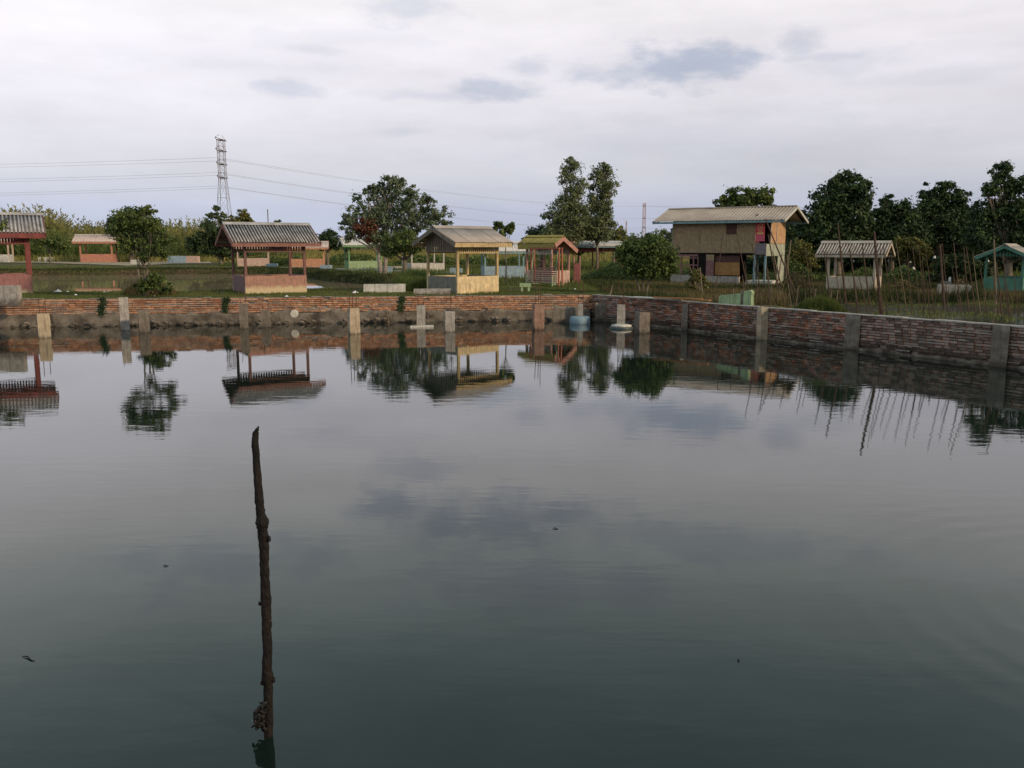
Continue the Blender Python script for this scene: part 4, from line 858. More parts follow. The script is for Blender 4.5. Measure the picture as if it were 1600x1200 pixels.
MB().box(Lh+.0105, Lh+.04, .53, .58, zf+.48, ze_+.4).build('gable_batten', MAT['white_paint'], hut)
MB().box(Lh-.03, Lh+.01, 1.9, Wh, .0, zf-.14).build('lower_board', MAT['palegreen'], hut)
# roof
zr = at(1228, 322, hb.y+math.sin(thh)*(Lh+.9)+1.2).z-GZ; zee = hz(344, 1190)
ohx0, ohx1, ohf = .95, 1.0, .55
for sgn in (-1, 1):
    yr = Wh/2; run = yr+ohf; drop = zr-zee; S = math.hypot(run, drop); es = Vector((0, sgn*run/S, -drop/S)); en = Vector((0, sgn*drop/S, run/S)); ns = 8; wl = (Lh+ohx0+ohx1)/ns
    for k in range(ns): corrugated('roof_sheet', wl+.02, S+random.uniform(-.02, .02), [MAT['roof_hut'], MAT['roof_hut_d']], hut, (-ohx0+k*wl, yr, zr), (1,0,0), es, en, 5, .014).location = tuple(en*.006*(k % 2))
    ye = yr+sgn*run; MB().box(-ohx0, Lh+ohx1, min(ye-sgn*.06, ye-sgn*.03), max(ye-sgn*.06, ye-sgn*.03), zee-.13, zee-.03).build('fascia_board', MAT['blue_wood'], hut)
    for xx in (-ohx0-.02, Lh+ohx1+.02): MB().bar((xx, yr, zr-.06), (xx, ye-sgn*.03, zee-.07), .035, .13).build('barge_board', MAT['white_paint'], hut)
MB().bar((-ohx0, Wh/2, zr+.02), (Lh+ohx1, Wh/2, zr+.02), .16, .05).build('ridge_cap', MAT['roof_hut'], hut)
mb = MB()
for k in range(7): xx = -ohx0+.2+k*(Lh+ohx0+ohx1-.4)/6; mb.bar((xx, Wh/2, zr-.10), (xx, -.4, zee-.02), .05, .09); mb.bar((xx, Wh/2, zr-.10), (xx, Wh+.4, zee-.02), .05, .09)
mb.build('rafters', MAT['hut_dark'], hut)
# lower storey
zb = hz(430); zd = hz(389, 1097)
MB().box(0, X[1091]-.04, -.01, .04, zf-.16, zf+.015).build('lintel', MAT['hut_pink'], hut)
for z in (hz(403, 1075), hz(414, 1075)): MB().box(.05, X[1091]-.08, .0, .03, z-.03, z+.03).build('rail', MAT['hut_pink'], hut)
for x in (.03, X[1091]*.33, X[1091]*.8, X[1091]-.03): MB().box(x-.035, x+.035, .031, .08, -.1, zf-.16).build('lower_post', MAT['hut_pink'], hut)
MB().box(X[1091]-.01, X[1103]-.01, .015, .05, .0, zd+.04).build('doorway_shade', MAT['hut_dark'], hut)  # near-black sheet standing for the shade in the open doorway
MB().box(X[1103], X[1115], -.01, .04, hz(407, 1108), zf-.06).build('lower_panel', MAT['woven'], hut)
MB().box(X[1103], X[1115], -.012, .042, .30, hz(407, 1108)-.004).build('lower_panel', MAT['hut_pink'], hut)
MB().box(X[1115]+.02, X[1154], .10, .14, zb, hz(410, 1135)).build('lower_panel', MAT['woven_orange'], hut)
MB().box(X[1115]+.02, X[1154], .12, .15, hz(410, 1135)+.01, zf-.06).build('lower_panel', MAT['hut_dkred'], hut)
MB().box(-.1, X[1103]-.4, .02, .3, -.2, zb-.02, .01).build('base_wall', MAT['concrete'], hut); MB().box(X[1103]-.02, X[1154], -.03, .25, -.2, zb-.05, .01).build('base_wall', MAT['concrete'], hut)
MB().box(X[1154]+.3, Lh+.3, .2, 1.6, -.2, .22, .01).build('base_slab', MAT['concrete_pale'], hut)
MB().box(.3, X[1154]-.2, 1.6, 1.64, .0, zf-.11).build('inner_wall', MAT['hut_dark'], hut)  # its near-black colour carries the shade inside the lower storey
for (x, y) in ((X[1178], .05), (Lh-.06, .1), (Lh-.06, Wh-.1), (X[1154], Wh-.1), (.1, Wh-.1)): MB().box(x-.045, x+.045, y-.04, y+.04, -.2, zf-.03).build('stilt', MAT['blue_wood'], hut)
# leaning poles at the right end, each a thing resting against the house
poles = [(1214, 444, 1222, 396), (1222, 446, 1207, 392), (1228, 443, 1226, 403), (1233, 444, 1230, 398), (1216, 446, 1200, 366), (1226, 441, 1236, 375)]
labs = ['pale pole leaning against the right end of the stilt house, nearest the porch', 'pale thick pole slanting left under the house gable', 'short upright grey stake beside the stilt house poles', 'outermost upright grey stake right of the stilt house', 'long dark pole leaning up to the red banner', 'thin pole leaning right from the stilt house gable']
for (ub, vb, ut, vt), lb in zip(poles, labs):
    p = at(ub, vb, 43.3); p.z = GZ-.1; q = at(ut, vt, 43.8); tag(MB().tube([p, (p+q)/2, q], [.042, .036, .022], 7).build('pole', MAT['bamboo_dark' if 'dark' in lb else 'bamboo']), lb, 'pole')

# ------------------------------------------------------------------ bamboo poles of the fence on the right
def pole(ub, vb, ut, vt, Y, r, m, label, group='leaning bamboo poles behind the right hand wall'):
    p = at(ub, vb, Y); q = at(ut, vt, Y+random.uniform(-.3, .3)); d = (q-p); p = p - d.normalized()*.35
    s = random.uniform(-.02, .02); mid = (p+q)/2+Vector((s, 0, 0)); tag(MB().tube([p, mid, q], [r, r*.9, r*.6], 6).build('bamboo_pole', MAT[m]), label, 'pole', group)
named = [(1320, 458, 1309, 349, 30.5, .038, 'bamboo_dark', 'tall dark pole standing in front of the left half of the cream gazebo roof'),
         (1378, 494, 1366, 362, 26.5, .055, 'bamboo_dark', 'thickest dark red pole, in front of the right end of the cream gazebo'),
         (1357, 462, 1347, 380, 30.5, .03, 'bamboo_dark', 'thin dark pole across the right half of the cream gazebo plinth'),
         (1338, 462, 1327, 388, 30.5, .03, 'bamboo_dark', 'thin dark pole crossing the middle of the cream gazebo'),
         (1240, 450, 1196, 342, 36, .035, 'bamboo_dark', 'long dark pole slanting left across the stilt house gable'),
         (1118, 452, 1131, 356, 40, .022, 'bamboo_dark', 'thin pole slanting across the front of the stilt house below the shutter'),
         (1168, 452, 1150, 358, 40, .025, 'bamboo_dark', 'thin pole slanting left across the front of the stilt house'),
         (1085, 440, 1071, 398, 40, .03, 'bamboo', 'pale pole in front of the lower left windows of the stilt house'),
         (1098, 462, 1094, 418, 36, .035, 'bamboo', 'short pale stake before the dark doorway of the stilt house'),
         (1556, 462, 1553, 374, 33, .045, 'bamboo', 'tall straight grey pole left of the sea green gazebo'),
         (1475, 470, 1469, 382, 33, .05, 'bamboo_dark', 'tall brown pole left of the low concrete tank')]
for a in named: pole(*a)
ks = [(1166, 470, 1160, 430), (1172, 468, 1163, 408), (1188, 466, 1180, 395), (1197, 468, 1193, 412), (1204, 470, 1200, 420), (1218, 472, 1208, 405), (1236, 476, 1231, 440), (1252, 477, 1246, 445), (1268, 473, 1258, 385), (1284, 475, 1278, 440), (1297, 470, 1287, 392),
      (1392, 460, 1380, 383), (1415, 475, 1400, 378), (1435, 468, 1426, 388), (1445, 462, 1441, 400), (1452, 478, 1449, 440), (1500, 466, 1490, 378), (1512, 468, 1506, 388), (1530, 472, 1520, 395), (1563, 470, 1557, 410), (1572, 470, 1566, 425), (1590, 474, 1586, 430)]
wh = ['left of the pale post', 'above the pale post', 'below the red banner', 'below the gable of the stilt house', 'right under the house gable', 'between house and cream gazebo, leftmost', 'between house and cream gazebo, short', 'above the grass tuft, left', 'tall and straight, before the cream gazebo', 'above the grass tuft, right', 'touching the left end of the cream gazebo',
      'just right of the cream gazebo', 'second right of the cream gazebo', 'third right of the cream gazebo', 'short, before the blue fence', 'low in the canal, before the blue fence', 'before the concrete tank, left', 'before the concrete tank, right', 'short, right of the concrete tank', 'before the sea green plinth, left', 'before the sea green plinth, right', 'rightmost, near the photo edge']
for i, (a, s) in enumerate(zip(ks, wh)): pole(*a, (WC+dr*rwx(a[0])).y+random.uniform(2.2, 6.5), random.uniform(.013, .022), 'bamboo_dark' if i % 6 else 'bamboo', 'thin leaning bamboo pole %s' % s)
for i in range(22):
    u = 1185+i*18.5+random.uniform(-6, 6); Yp = (WC+dr*rwx(u)).y+random.uniform(1.4, 4.5)
    pole(u, 474, u-random.uniform(4, 13), random.uniform(378, 425), Yp, random.uniform(.012, .02), 'bamboo_dark', 'thin dark stick standing in a loose row behind the right hand wall', 'thin dark sticks in a loose row behind the right hand wall')
# horizontal rail tied to the poles
p, q = at(1296, 451, 30.4), at(1362, 453, 30.0); tag(MB().tube([p, q], .014, 5).build('tie_rail', MAT['bamboo_dark']), 'thin horizontal rod tied across the poles before the cream plinth', 'rail')
# low fence of short stakes along the muddy bank
for i in range(16):
    u = 1120+i*12.5+random.uniform(-3, 3); a = at(u, 478+random.uniform(-4, 3), 31.5+random.uniform(-.6, .6)); hgt = random.uniform(.35, .75)
    tag(MB().tube([a-Vector((0, 0, .3)), a+Vector((random.uniform(-.08, .08), 0, hgt))], .02, 5).build('stake', MAT['bamboo']), 'short pale stake in the muddy bank between the pale post and the grass tuft', 'stake', 'short stakes along the muddy bank')
# white bags hung as bird scarers over the rice
for (u, v, s, lab) in ((1276, 405, 5, 'white bag hanging left of the cream gazebo'), (1317, 408, 3, 'small white bag seen through the left of the cream gazebo'), (1334, 408, 3, 'small white bag seen through the middle of the cream gazebo'), (1390, 407, 5, 'white bag just right of the cream gazebo roof'), (1421, 407, 6, 'large white bag above the blue fence'), (1427, 422, 7, 'lowest brightest white bag before the blue fence'), (1460, 403, 5, 'white bag under a red rag, right of the blue fence'), (1494, 411, 7, 'orange bag in the shade under the dark trees'), (1543, 410, 6, 'pale bag left of the sea green gazebo')):
    Y = 58; c = at(u, v, Y); r = s/F*Y*.5; t = tag(empty('scare_bag', c), lab, 'bag', 'bags hung up as bird scarers')
    prof = [(r*.2, -r*1.4), (r*.8, -r*1.1), (r, -.2*r), (r*.75, r*.7), (r*.25, r*1.2), (r*.35, r*1.5)]
    disc_profile('bag', prof, MAT['orange_board'] if 'orange' in lab else MAT['white'], t, 9)
    MB().tube([(0, .03, -(c.z-.8)), (0, .03, r*1.6)], .015, 5).build('cane', MAT['bamboo_dark'], t)
# blue low fence and a concrete tank
a, b = ground(1408, 424), ground(1456, 423.5); t = tag(empty('blue_fence', a, math.atan2(b.y-a.y, b.x-a.x)), 'low pale blue panel fence in front of the dark trees', 'fence'); Lf = (b-a).length
for k in range(12): MB().box(k*Lf/12, (k+.88)*Lf/12, 0, .03, -.05, .52+random.uniform(-.02, .02)).build('panel', MAT['blue_wood'], t)
a = ground(1467, 462); t = tag(empty('concrete_tank', a, R(-20)), 'low grey concrete tank in the weeds left of the sea green gazebo', 'tank')
for (x0, x1, y0, y1) in ((0, 1.15, 0, .1), (0, 1.15, .7, .8), (0, .1, .102, .698), (1.05, 1.15, .102, .698)): MB().box(x0, x1, y0, y1, -.1, .42, .01).build('tank_wall', MAT['concrete'], t)
a = ground(1476, 452); t = tag(empty('concrete_stump', a, .2), 'small square concrete stump with a white cup on top', 'stump'); MB().box(0, .34, 0, .3, -.1, .36, .01).build('block', MAT['concrete'], t); MB().box(.24, .31, .02, .09, .362, .55, .005).build('cup', MAT['white'], t)
# litter on the turf
for (u, v, w, lab) in ((555, 457.5, 11, 'crumpled white bag on the turf at the wall top, left of the pale low slab'), (91, 456, 14, 'flat scrap of white litter on the turf'), (106, 456, 6, 'small scrap of white litter right of the flat one'), (118, 461, 6, 'tilted scrap of white litter on the turf'), (163, 456.5, 5, 'scrap of white litter left of the tall slim post'), (898, 452, 5, 'pale green scrap on the turf near the corner'), (448, 463.5, 8, 'white scrap on the wall top below the corrugated roofed gazebo'), (970, 442, 6, 'white scrap left of the round bush'), (1002, 449, 6, 'white scrap under the round bush')):
    c = ground(u, v, .97); s = w/F*c.y; mb = MB(); n = 8; vs = [(0, 0, s*.3)]+[(s*.5*math.cos(a)*random.uniform(.8, 1.1), s*.35*math.sin(a), random.uniform(-.01, .02)) for a in [2*math.pi*k/n for k in range(n)]]
    mb.add(vs, [(0, 1+k, 1+(k+1) % n) for k in range(n)]+[tuple(range(n, 0, -1))]); o = mb.build('litter', MAT['white']); o.location = c; tag(o, lab, 'litter')

# ------------------------------------------------------------------ trees
def leaves_np(blobs, n, size, sub=.33, flat_=.0, rs=None, sub_n=None, shell=2.2):
    """blobs (cx,cy,cz,rx,ry,rz). Leaves sit in small sub-clumps near the surface of each blob."""
    g = rs or rng; B = np.array(blobs, float); vol = (B[:, 3]*B[:, 4]*B[:, 5])**(2/3); pr_ = vol/vol.sum(); out = []
    for b, p in zip(B, pr_):
        nb = int(n*p); k = sub_n or max(6, int(nb/45)); d = g.normal(size=(k, 3)); d /= np.linalg.norm(d, axis=1)[:, None]
        r = g.uniform(0, 1, k)**(1/shell); c = b[:3] + d*r[:, None]*b[3:6]; rad = np.cbrt(b[3]*b[4]*b[5])*sub*g.uniform(.6, 1.25, k)
        idx = g.integers(0, k, nb); q = g.normal(size=(nb, 3))*.55; pos = c[idx] + q*rad[idx][:, None]*np.array([1, 1, .7]); out.append(np.concatenate([pos, q], 1))
    P = np.concatenate(out); n = len(P); pos = P[:, :3]; nrm = P[:, 3:]+g.normal(size=(n, 3))*.7+np.array([0, 0, .5]); nrm /= np.linalg.norm(nrm, axis=1)[:, None]
    a = np.cross(nrm, g.normal(size=(n, 3))); a /= np.linalg.norm(a, axis=1)[:, None]; b = np.cross(nrm, a); s = size*g.uniform(.6, 1.3, n)[:, None]
    V = np.stack([pos-a*s, pos-b*s*.5+nrm*s*.12, pos+a*s, pos+b*s*.5+nrm*s*.12], 1); return V
def tree(label, Y, base, blobs, n, size, lm, group=None, stems=1, r0=.16, bark='trunk', sub=.33, extra=None, name='tree', shell=2.2, cat='tree', spread=.2, limb=1.0):
    """base (u,v,z) ; blobs in photo pixels (u,v,ru,rv) at depth Y."""
    bz = base[2] if len(base) > 2 else .95; bp = at(base[0], base[1], Y); bp.z = bz
    t = tag(empty(name, bp), label, cat, group); B = []
    for (u, v, ru, rv) in blobs:
        dy = random.uniform(-.35, .35)*ru/F*Y; c = at(u, v, Y) - bp; B.append((c.x, dy, c.z, ru/F*Y, (ru+rv)*.5/F*Y, rv/F*Y))
    link('crown', np_mesh('crown', leaves_np(B, n, size, sub, shell=shell), 4, MAT[lm]), t)
    mb = MB(); zc = min(b[2]-b[5]*.6 for b in B); zc = max(zc, .25)
    for s in range(stems):
        off = Vector(((s-(stems-1)/2)*spread, random.uniform(-.1, .1), 0)); fork = off*1.6+Vector((0, 0, zc*.75)); rr = r0*(1 if stems == 1 else .75)
        mb.tube([off*.5+Vector((0, 0, -.3)), off+Vector((random.uniform(-.05, .05), 0, zc*.35)), fork], [rr*1.25, rr, rr*.8], 8, j=.08)
        for i, b in enumerate(B):
            if i % stems != s and stems > 1: continue
            c = Vector(b[:3]); mid = fork.lerp(c, .5)+Vector((random.uniform(-.1, .1)*b[3], 0, -.12*b[5])); mb.tube([fork, mid, c+Vector((0, 0, b[5]*.3))], [rr*.62*limb, rr*.42*limb, rr*.12], 6)
            for k in range(5):
                e = c + Vector((random.uniform(-.8, .8)*b[3], random.uniform(-.8, .8)*b[4], random.uniform(-.5, .8)*b[5])); mb.tube([mid.lerp(c, random.random()), e], [rr*.2, rr*.05], 4)
    mb.build('trunk', MAT[bark], t, smooth=True)
    if extra: link('dead_leaves', np_mesh('dead_leaves', leaves_np([tuple(list(at(u, v, Y)-bp)[:1])+( -.6*ru/F*Y,)+((at(u, v, Y)-bp).z, ru/F*Y, ru/F*Y, rv/F*Y) for (u, v, ru, rv) in extra], n//7, size, .4), 4, MAT['leaf_red']), t)
    return t
tree('leafy twig hanging before the striped roof at the left edge', 33.6, (-40, 459), [(4, 352, 15, 7), (-18, 356, 16, 12), (-45, 362, 24, 26)], 900, .085, 'leaf_mid', r0=.03, cat='bush', name='bush', sub=.4)
tree('small multi stemmed tree with thin bare stems growing behind the orange wall', 34.6, (226, 458), [(206, 345, 30, 20), (186, 362, 13, 15), (240, 352, 18, 14), (262, 372, 12, 12), (250, 390, 20, 12), (205, 380, 20, 13), (226, 330, 16, 9), (225, 402, 12, 8)], 6500, .062, 'leaf_mid', stems=3, r0=.055, spread=.14, sub=.4, limb=.8)
tree('low brown green bush at the foot of the waterside tree', 34.4, (238, 459), [(240, 442, 26, 13), (222, 448, 16, 8), (256, 452, 14, 6)], 2600, .06, 'leaf_mid', r0=.03, cat='bush', name='bush')
tree('grey green broad tree with a forked pale trunk and a patch of dead red leaves', 62, (598, 430), [(612, 325, 36, 40), (575, 330, 28, 30), (552, 350, 20, 26), (612, 292, 22, 16), (645, 330, 26, 34), (590, 300, 16, 14), (574, 305, 12, 14), (640, 300, 12, 14), (672, 345, 24, 26), (672, 318, 12, 14), (692, 338, 13, 20), (560, 322, 12, 16), (540, 345, 9, 16), (600, 365, 30, 24), (640, 372, 26, 20), (548, 372, 12, 10), (625, 285, 12, 9), (601, 284, 9, 8), (660, 318, 9, 9), (700, 355, 8, 12), (583, 292, 8, 7)], 17000, .105, 'leaf_grey', stems=2, r0=.19, bark='pale_bark', extra=[(574, 356, 17, 15), (584, 372, 9, 12)], spread=.35, sub=.30)
tree('bushy green shrub under the broad grey green tree', 58, (632, 420), [(630, 378, 26, 18), (612, 390, 16, 14), (650, 385, 14, 14)], 5000, .09, 'leaf_mid', cat='bush', name='bush')
tree('tall narrow tree, left and tallest of the twin pair', 75, (888, 421), [(892, 264, 16.6, 15.4), (884, 280, 14.1, 12.8), (903, 290, 15.4, 15.4), (890, 305, 19.2, 15.4), (905, 318, 15.4, 15.4), (880, 325, 23.0, 17.9), (893, 345, 25.3, 18.4), (868, 345, 16.1, 13.8), (862, 360, 16.1, 13.8), (893, 252, 7.7, 6.4), (885, 365, 25.3, 13.8), (854, 338, 8.0, 8.0), (905, 345, 20.7, 18.4), (875, 372, 29.9, 16.1), (900, 335, 16.1, 13.8), (912, 362, 18.4, 16.1)], 13000, .115, 'leaf_tall', r0=.13, sub=.46)
tree('tall narrow tree, right one of the twin pair', 76, (932, 421), [(944, 272, 16.6, 15.4), (934, 285, 14.1, 12.8), (948, 292, 16.6, 11.5), (938, 305, 16.6, 15.4), (929, 320, 15.4, 15.4), (946, 328, 16.6, 15.4), (934, 343, 19.5, 14.9), (950, 348, 12.6, 10.3), (930, 362, 23.0, 13.8), (944, 260, 7.7, 7.7), (920, 352, 13.8, 11.5), (916, 340, 11.5, 13.8), (942, 360, 20.7, 13.8)], 11000, .115, 'leaf_tall', r0=.12, sub=.46)
tree('low dark tree left of the twin tall trees', 80, (845, 419), [(840, 372, 22, 14), (858, 366, 20, 16), (826, 378, 12, 8)], 5000, .13, 'leaf_dark')
tree('dark undergrowth tree at the feet of the twin tall trees', 84, (905, 419), [(900, 378, 34, 16), (935, 380, 28, 14), (870, 384, 22, 12)], 7000, .14, 'leaf_dark')
tree('small pale feathery tree right of the twin tall trees, nearer one', 95, (958, 412), [(955, 372, 13, 16), (948, 380, 12, 12)], 2500, .14, 'leaf_olive')
tree('small pale feathery tree right of the twin tall trees, farther one', 98, (972, 411), [(971, 370, 9, 16), (978, 380, 10, 10)], 2200, .14, 'leaf_olive')
tree('round dense dark green bush with bare stems before the stilt house', 37.6, (1004, 458), [(1008, 392, 34, 26), (985, 398, 22, 18), (1036, 402, 20, 24), (1020, 375, 20, 14), (1005, 418, 32, 16), (1040, 420, 14, 16), (972, 392, 12, 10)], 16000, .072, 'leaf_mid', stems=3, r0=.06, cat='bush', name='bush', spread=.18, sub=.38)
tree('leafy tree rising behind the stilt house roof', 66, (1165, 425), [(1150, 312, 24, 18), (1185, 305, 22, 16), (1130, 322, 14, 12), (1168, 325, 34, 16), (1200, 318, 12, 14), (1165, 350, 30, 22)], 9000, .15, 'leaf_mid', sub=.3)
tree('small tree seen between the round bush and the stilt house', 62, (1045, 425), [(1043, 366, 12, 12), (1036, 380, 14, 14), (1050, 385, 10, 16)], 2500, .11, 'leaf_grey')
tree('tall dense tree behind the cream gazebo', 57, (1308, 430), [(1320, 298, 26, 26), (1345, 300, 16, 26), (1292, 318, 26, 26), (1270, 345, 24, 24), (1325, 340, 36, 34), (1295, 372, 44, 30), (1340, 376, 22, 30), (1330, 280, 16, 12), (1308, 288, 12, 12), (1352, 330, 10, 22), (1258, 372, 18, 22)], 22000, .13, 'leaf_dark', r0=.22, sub=.34)
tree('dark tree between the tall dense tree and the right edge trees', 58, (1390, 430), [(1392, 332, 26, 24), (1410, 345, 26, 24), (1375, 352, 18, 26), (1400, 372, 38, 28), (1385, 312, 12, 10), (1425, 340, 14, 16)], 14000, .13, 'leaf_dark', r0=.2)
tree('dark tree with a paler lobed top, second from the right edge', 60, (1465, 430), [(1450, 300, 13, 14), (1472, 300, 18, 16), (1495, 310, 18, 14), (1460, 325, 28, 18), (1480, 345, 38, 30), (1445, 365, 30, 30), (1500, 372, 36, 28), (1510, 330, 12, 14)], 17000, .13, 'leaf_dark', r0=.2)
tree('airy topped tree at the right edge of the photo', 43, (1575, 440), [(1568, 270, 22, 14), (1590, 290, 22, 16), (1558, 292, 18, 14), (1540, 300, 14, 12), (1585, 320, 34, 22), (1550, 335, 30, 26), (1600, 350, 40, 34), (1545, 372, 30, 28), (1590, 385, 34, 22), (1640, 300, 30, 40), (1650, 360, 40, 40)], 24000, .095, 'leaf_dark', r0=.2, sub=.34)
tree('low dark hedge tree in the shade left of the sea green gazebo', 47, (1500, 444), [(1475, 425, 16, 16), (1500, 418, 26, 18), (1530, 425, 24, 16), (1462, 434, 10, 10), (1470, 408, 10, 14)], 9000, .085, 'leaf_dark', cat='bush', name='bush')
tree('reddish brown shrub behind the right end of the cream gazebo', 54, (1415, 430), [(1412, 388, 20, 18), (1435, 392, 16, 18)], 3500, .1, 'leaf_olive', cat='bush', name='bush')
tree('olive shrub between the stilt house and the cream gazebo', 52, (1255, 432), [(1250, 398, 20, 22), (1236, 405, 12, 14), (1265, 410, 14, 12)], 5000, .09, 'leaf_olive', cat='bush', name='bush')
tree('shadowy shrub under the gable of the stilt house', 54, (1195, 430), [(1195, 410, 26, 14), (1170, 415, 16, 12)], 4500, .09, 'leaf_dark', cat='bush', name='bush')
tree('dark round tree right of the dark corrugated roof', 88, (512, 415), [(512, 372, 15, 13), (522, 380, 14, 10), (505, 382, 10, 10)], 3500, .14, 'leaf_dark')
tree('olive brown tree left of the green gazebo', 96, (540, 412), [(534, 378, 12, 8), (545, 384, 10, 8)], 2000, .14, 'leaf_olive')
tree('leaning twiggy shrub against the front of the stilt house', 38.5, (1092, 456), [(1088, 432, 9, 14), (1100, 440, 8, 10), (1080, 446, 8, 8)], 1500, .05, 'leaf_olive', r0=.03, cat='bush', name='bush')
tree('dark dense tree beyond the right edge of the photo', 48, (1680, 440), [(1660, 320, 40, 50), (1720, 330, 50, 60), (1690, 390, 70, 40), (1790, 350, 50, 60), (1780, 400, 60, 36)], 12000, .14, 'leaf_dark', r0=.2)
tree('low dark tree filling the gap left of the paler lobed tree', 64, (1425, 428), [(1430, 350, 30, 22), (1415, 375, 34, 20), (1450, 380, 24, 20)], 8000, .13, 'leaf_dark', r0=.15)
tree('dark tree filling the gap before the airy topped tree', 62, (1525, 430), [(1520, 345, 26, 20), (1535, 368, 34, 26), (1505, 385, 26, 18)], 8000, .13, 'leaf_dark', r0=.15)
# drooping-leaved young tree behind the yellow gazebo
tree('young tree with drooping leaves behind the yellow gazebo roof', 46, (790, 438), [(780, 353, 9, 6), (797, 351, 7, 7), (788, 362, 11, 7), (772, 357, 6, 4), (800, 360, 4, 7)], 900, .12, 'leaf_mid', r0=.035, sub=.4)
# dark trees of the left thicket
tree('dark rounded tree top rising out of the left palm thicket', 112, (205, 408), [(208, 345, 28, 20), (185, 352, 20, 18), (232, 355, 22, 18), (212, 372, 40, 20)], 11000, .2, 'leaf_dark', r0=.25)
tree('dark bushy tree below the lattice tower', 100, (345, 408), [(330, 362, 22, 18), (360, 372, 24, 16), (350, 390, 34, 14), (310, 380, 18, 16)], 9000, .17, 'leaf_dark', r0=.2)
tree('pale leaved tree left of the tower foot', 125, (338, 405), [(338, 328, 6, 7), (331, 336, 8, 5), (344, 340, 9, 8)], 1500, .2, 'leaf_grey', r0=.12)
tree('light green tree right of the lattice tower', 120, (382, 405), [(380, 340, 12, 12), (372, 350, 12, 10), (390, 350, 8, 8), (362, 345, 8, 8)], 3500, .19, 'leaf_olive', r0=.15)
tree('small green tree top just above the dark corrugated roof', 130, (433, 404), [(434, 348, 5, 4), (432, 356, 6, 6)], 700, .18, 'leaf_mid', r0=.1)
tree('bare stemmed sapling under the left palm thicket', 104, (78, 408), [(78, 378, 10, 12), (60, 370, 14, 14), (95, 382, 16, 10)], 3000, .17, 'leaf_mid', r0=.12)

# palm thicket along the left background
def fronds(name, x0u, x1u, D0, D1, n, hfun, m, label):
    u = rng.uniform(x0u, x1u, n); D = rng.uniform(D0, D1, n); x = (u-800)/F*D; hh = hfun(u)*(.58+.52*rng.uniform(0, 1, n)**2.2); a = rng.uniform(0, 2*np.pi, n); lean = rng.uniform(.04, .36, n)*hh
    cols = []; K = 7; seg = np.linspace(0, 1, K+1)
    ax, ay = np.cos(a), np.sin(a)
    for k in range(2, K+1):
        t = seg[k]; px = x+ax*lean*t**2; py = D+ay*lean*t**2; pz = .7+hh*(t-.10*t**3); wl = .75*np.sin(np.pi*min(.95, t)**.8)+.25; wl = wl*hh/6
        for sgn in (-1, 1):
            for rep in range(2):
                jit = rng.uniform(-.25, .25, n); q0 = np.stack([px, py, pz+jit], 1); side_ = np.stack([-ay*sgn*wl*.7+ax*.25*wl, ax*sgn*wl*.7+ay*.25*wl, .75*wl+jit*.3], 1)*rng.uniform(.7, 1.2, n)[:, None]
                d = np.stack([ax*.02, ay*.02, np.full(n, -.10)], 1)*(hh/6)[:, None]; cols.append(np.stack([q0-d, q0+d, q0+side_], 1))
    V = np.concatenate(cols); return tag(link(name, np_mesh(name, V, 3, MAT[m])), label, 'palm thicket', kind='stuff')
def hl(u): # height so that the tops follow the skyline
    v = np.interp(u, [-200, 0, 60, 95, 130, 170, 250, 300, 340, 400, 470], [322, 322, 322, 326, 340, 343, 342, 340, 338, 352, 372]); return (385-v)/F*150+1.7
fronds('palm_thicket', -260, 470, 138, 160, 3600, hl, 'reed', 'yellow green thicket of nipa palms along the left skyline')
def hl2(u): return hl(u)*.62
fronds('palm_undergrowth', -260, 480, 126, 137, 1900, hl2, 'leaf_mid', 'darker palm undergrowth in front of the left thicket')
# far low treeline so that the fields end in vegetation, and dark hedges behind the right-hand gazebos
def hedge(name, u0, u1, Y0, Y1, v_top, n, size, m, label, zb=.95):
    u = rng.uniform(u0, u1, n); Y = rng.uniform(Y0, Y1, n); zt = H+(385-v_top)/F*Y + .25*(zb+1)*wob(u, Y*0, .05, 3)*2
    z = zb+(zt-zb)*rng.uniform(0, 1, n)**.7; pos = np.stack([(u-800)/F*Y, Y, z], 1); nrm = rng.normal(size=(n, 3))+np.array([0, 0, .4]); nrm /= np.linalg.norm(nrm, axis=1)[:, None]
    a = np.cross(nrm, rng.normal(size=(n, 3))); a /= np.linalg.norm(a, axis=1)[:, None]; b = np.cross(nrm, a); s = size*rng.uniform(.5, 1.3, n)[:, None]
    V = np.stack([pos-a*s, pos-b*s*.6, pos+a*s, pos+b*s*.6], 1); return tag(link(name, np_mesh(name, V, 4, MAT[m])), label, 'hedge', kind='stuff')
hedge('far_treeline', -300, 2000, 330, 380, 378, 26000, .55, 'leaf_olive', 'low far treeline on the horizon')
hedge('hedge_row', 1215, 1700, 66, 74, 350, 34000, .19, 'leaf_dark', 'dark continuous scrub behind the right hand trees')
hedge('hedge_row', 380, 860, 92, 100, 402, 12000, .14, 'leaf_mid', 'low green hedge row beyond the small gazebos')
hedge('crop_row', 860, 1480, 50, 56, 424, 16000, .09, 'leaf_mid', 'green crop rows between the stilt house and the dark trees')
hedge('scrub', 1160, 1500, 38.8, 42, 448, 9000, .06, 'weed', 'brown scrub on the muddy bank left of the cream gazebo')

hedge('thicket_core', -300, 440, 161, 168, 357, 14000, .3, 'leaf_mid', 'dark growth inside the left palm thicket')

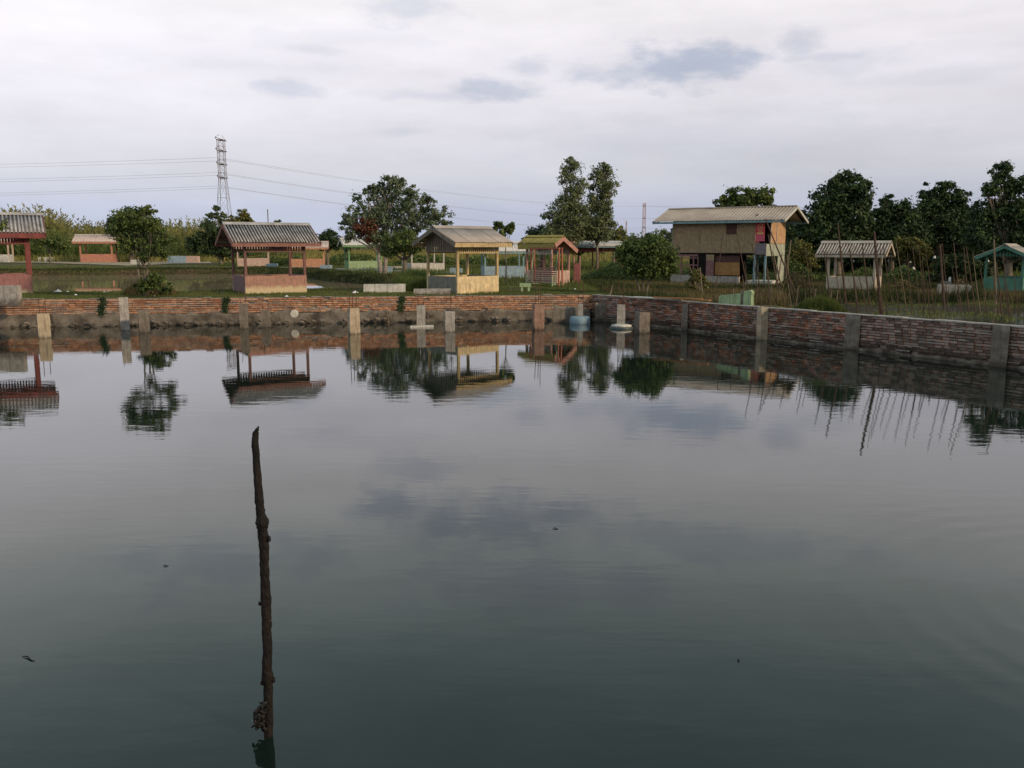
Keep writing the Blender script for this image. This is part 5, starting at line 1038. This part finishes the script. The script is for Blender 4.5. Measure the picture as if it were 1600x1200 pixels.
# ------------------------------------------------------------------ lattice tower, pylons, power lines
def lattice(name, label, u, Y, vt, vflare, vb, wtop, wbase, m, arms, cat='tower', rr=.085, m2=None):
    b = at(u, 385, Y); t = tag(empty(name, (b.x, b.y, .9)), label, cat); z = lambda v: at(u, v, Y).z-.9
    wt, wb = wtop/F*Y/2, wbase/F*Y/2; zt, zf_ = z(vt), z(vflare)
    lv = [(0, wb)] + [(zf_*k/4, wb+(wt-wb)*k/4) for k in range(1, 5)]; n = int((zt-zf_)/(wt*2.0)); lv += [(zf_+(zt-zf_)*k/n, wt) for k in range(1, n+1)]
    cs = ((-1,-1), (1,-1), (1,1), (-1,1))
    for c in cs:
        mb = MB(); mb.tube([(c[0]*w, c[1]*w, zz) for zz, w in lv], rr, 4); mb.build('leg', MAT[m], t)
    mb = MB()
    for i in range(len(lv)-1):
        (z0, w0), (z1, w1) = lv[i], lv[i+1]
        for k in range(4):
            a, c = cs[k], cs[(k+1) % 4]; mb.tube([(a[0]*w0, a[1]*w0, z0), (c[0]*w1, c[1]*w1, z1)], rr*.55, 3); mb.tube([(c[0]*w0, c[1]*w0, z0), (a[0]*w1, a[1]*w1, z1)], rr*.55, 3); mb.tube([(a[0]*w1, a[1]*w1, z1), (c[0]*w1, c[1]*w1, z1)], rr*.6, 3)
    o = mb.build('bracing', MAT[m], t); o['kind'] = 'stuff'
    for v in arms:
        zz = z(v)
        for s in (-1, 1):
            mb = MB(); mb.tube([(-wt, s*wt, zz), (0, s*(wt+4.5), zz+.3)], rr*1.4, 4); mb.tube([(wt, s*wt, zz), (0, s*(wt+4.5), zz+.3)], rr*1.4, 4); mb.tube([(0, s*wt, zz+1.6), (0, s*(wt+4.5), zz+.35)], rr, 4); mb.tube([(-wt, s*wt, zz), (wt, s*wt, zz)], rr*1.8, 4); mb.build('cross_arm', MAT[m2 or m], t)
    return t
TY, PY = 290.0, 800.0
MAT['arm_dark'] = mat('dark_arm', (.10, .08, .06), (.15, .12, .09), 1, .8, 0)
lattice('lattice_tower', 'tall steel lattice power tower rising from the left thicket', 353, TY, 218, 280, 338, 9.5, 26, 'steel_far', (219, 236, 257, 278), m2='arm_dark', rr=.065)
lattice('lattice_tower', 'distant hazy red and white power pylon left of the stilt house', 1005.5, PY, 317, 350, 388, 4.0, 7, 'pylon_red_haze', (322, 341, 356), rr=.17)
lattice('lattice_tower', 'faintest pylon, just left of the hazy red one', 978, 1300, 345, 360, 388, 1.6, 4, 'pylon_red_haze', (350, 362), rr=.2)
t = tag(empty('antenna_mast', ground(421, 396.9, .95)), 'thin mast standing behind the dark corrugated roof', 'mast'); MB().tube([(0, 0, 0), (0, 0, at(421, 327, t.location.y).z-.95)], .12, 6).build('mast', MAT['arm_dark'], t)
names = ['top', 'middle', 'lowest']
for i, (va, vl, vp) in enumerate(((248.5, 248, 322), (271.5, 271, 341), (292, 295.5, 356))):
    for s in (-1, 1):
        A = at(348, va, TY)+Vector((0, s*4.9, 0)); Bp = at(-1000, vl+s*1.6, TY+30); Cp = at(1005.5, vp, PY)+Vector((0, s*4.9, 0)); Ep = at(1500, vp-6, PY*1.05)
        for (P, Q, sag, lab, r) in ((A, Bp, 3, 'left of the lattice tower', .028), (A, Cp, 5, 'between the tower and the hazy pylon', .032), (Cp, Ep, 3, 'right of the hazy pylon', .055)):
            pts = []
            for k in range(25): s_ = k/24; p = P.lerp(Q, s_); p.z -= sag*4*s_*(1-s_); pts.append(p)
            tag(MB().tube(pts, r, 4).build('power_line', MAT['wire']), '%s of the %s %s power lines' % (lab.split('|')[0], names[i], 'near' if s < 0 else 'far') if 0 else '%s %s power line %s' % ('near' if s < 0 else 'far', names[i], lab), 'power line', 'power lines')
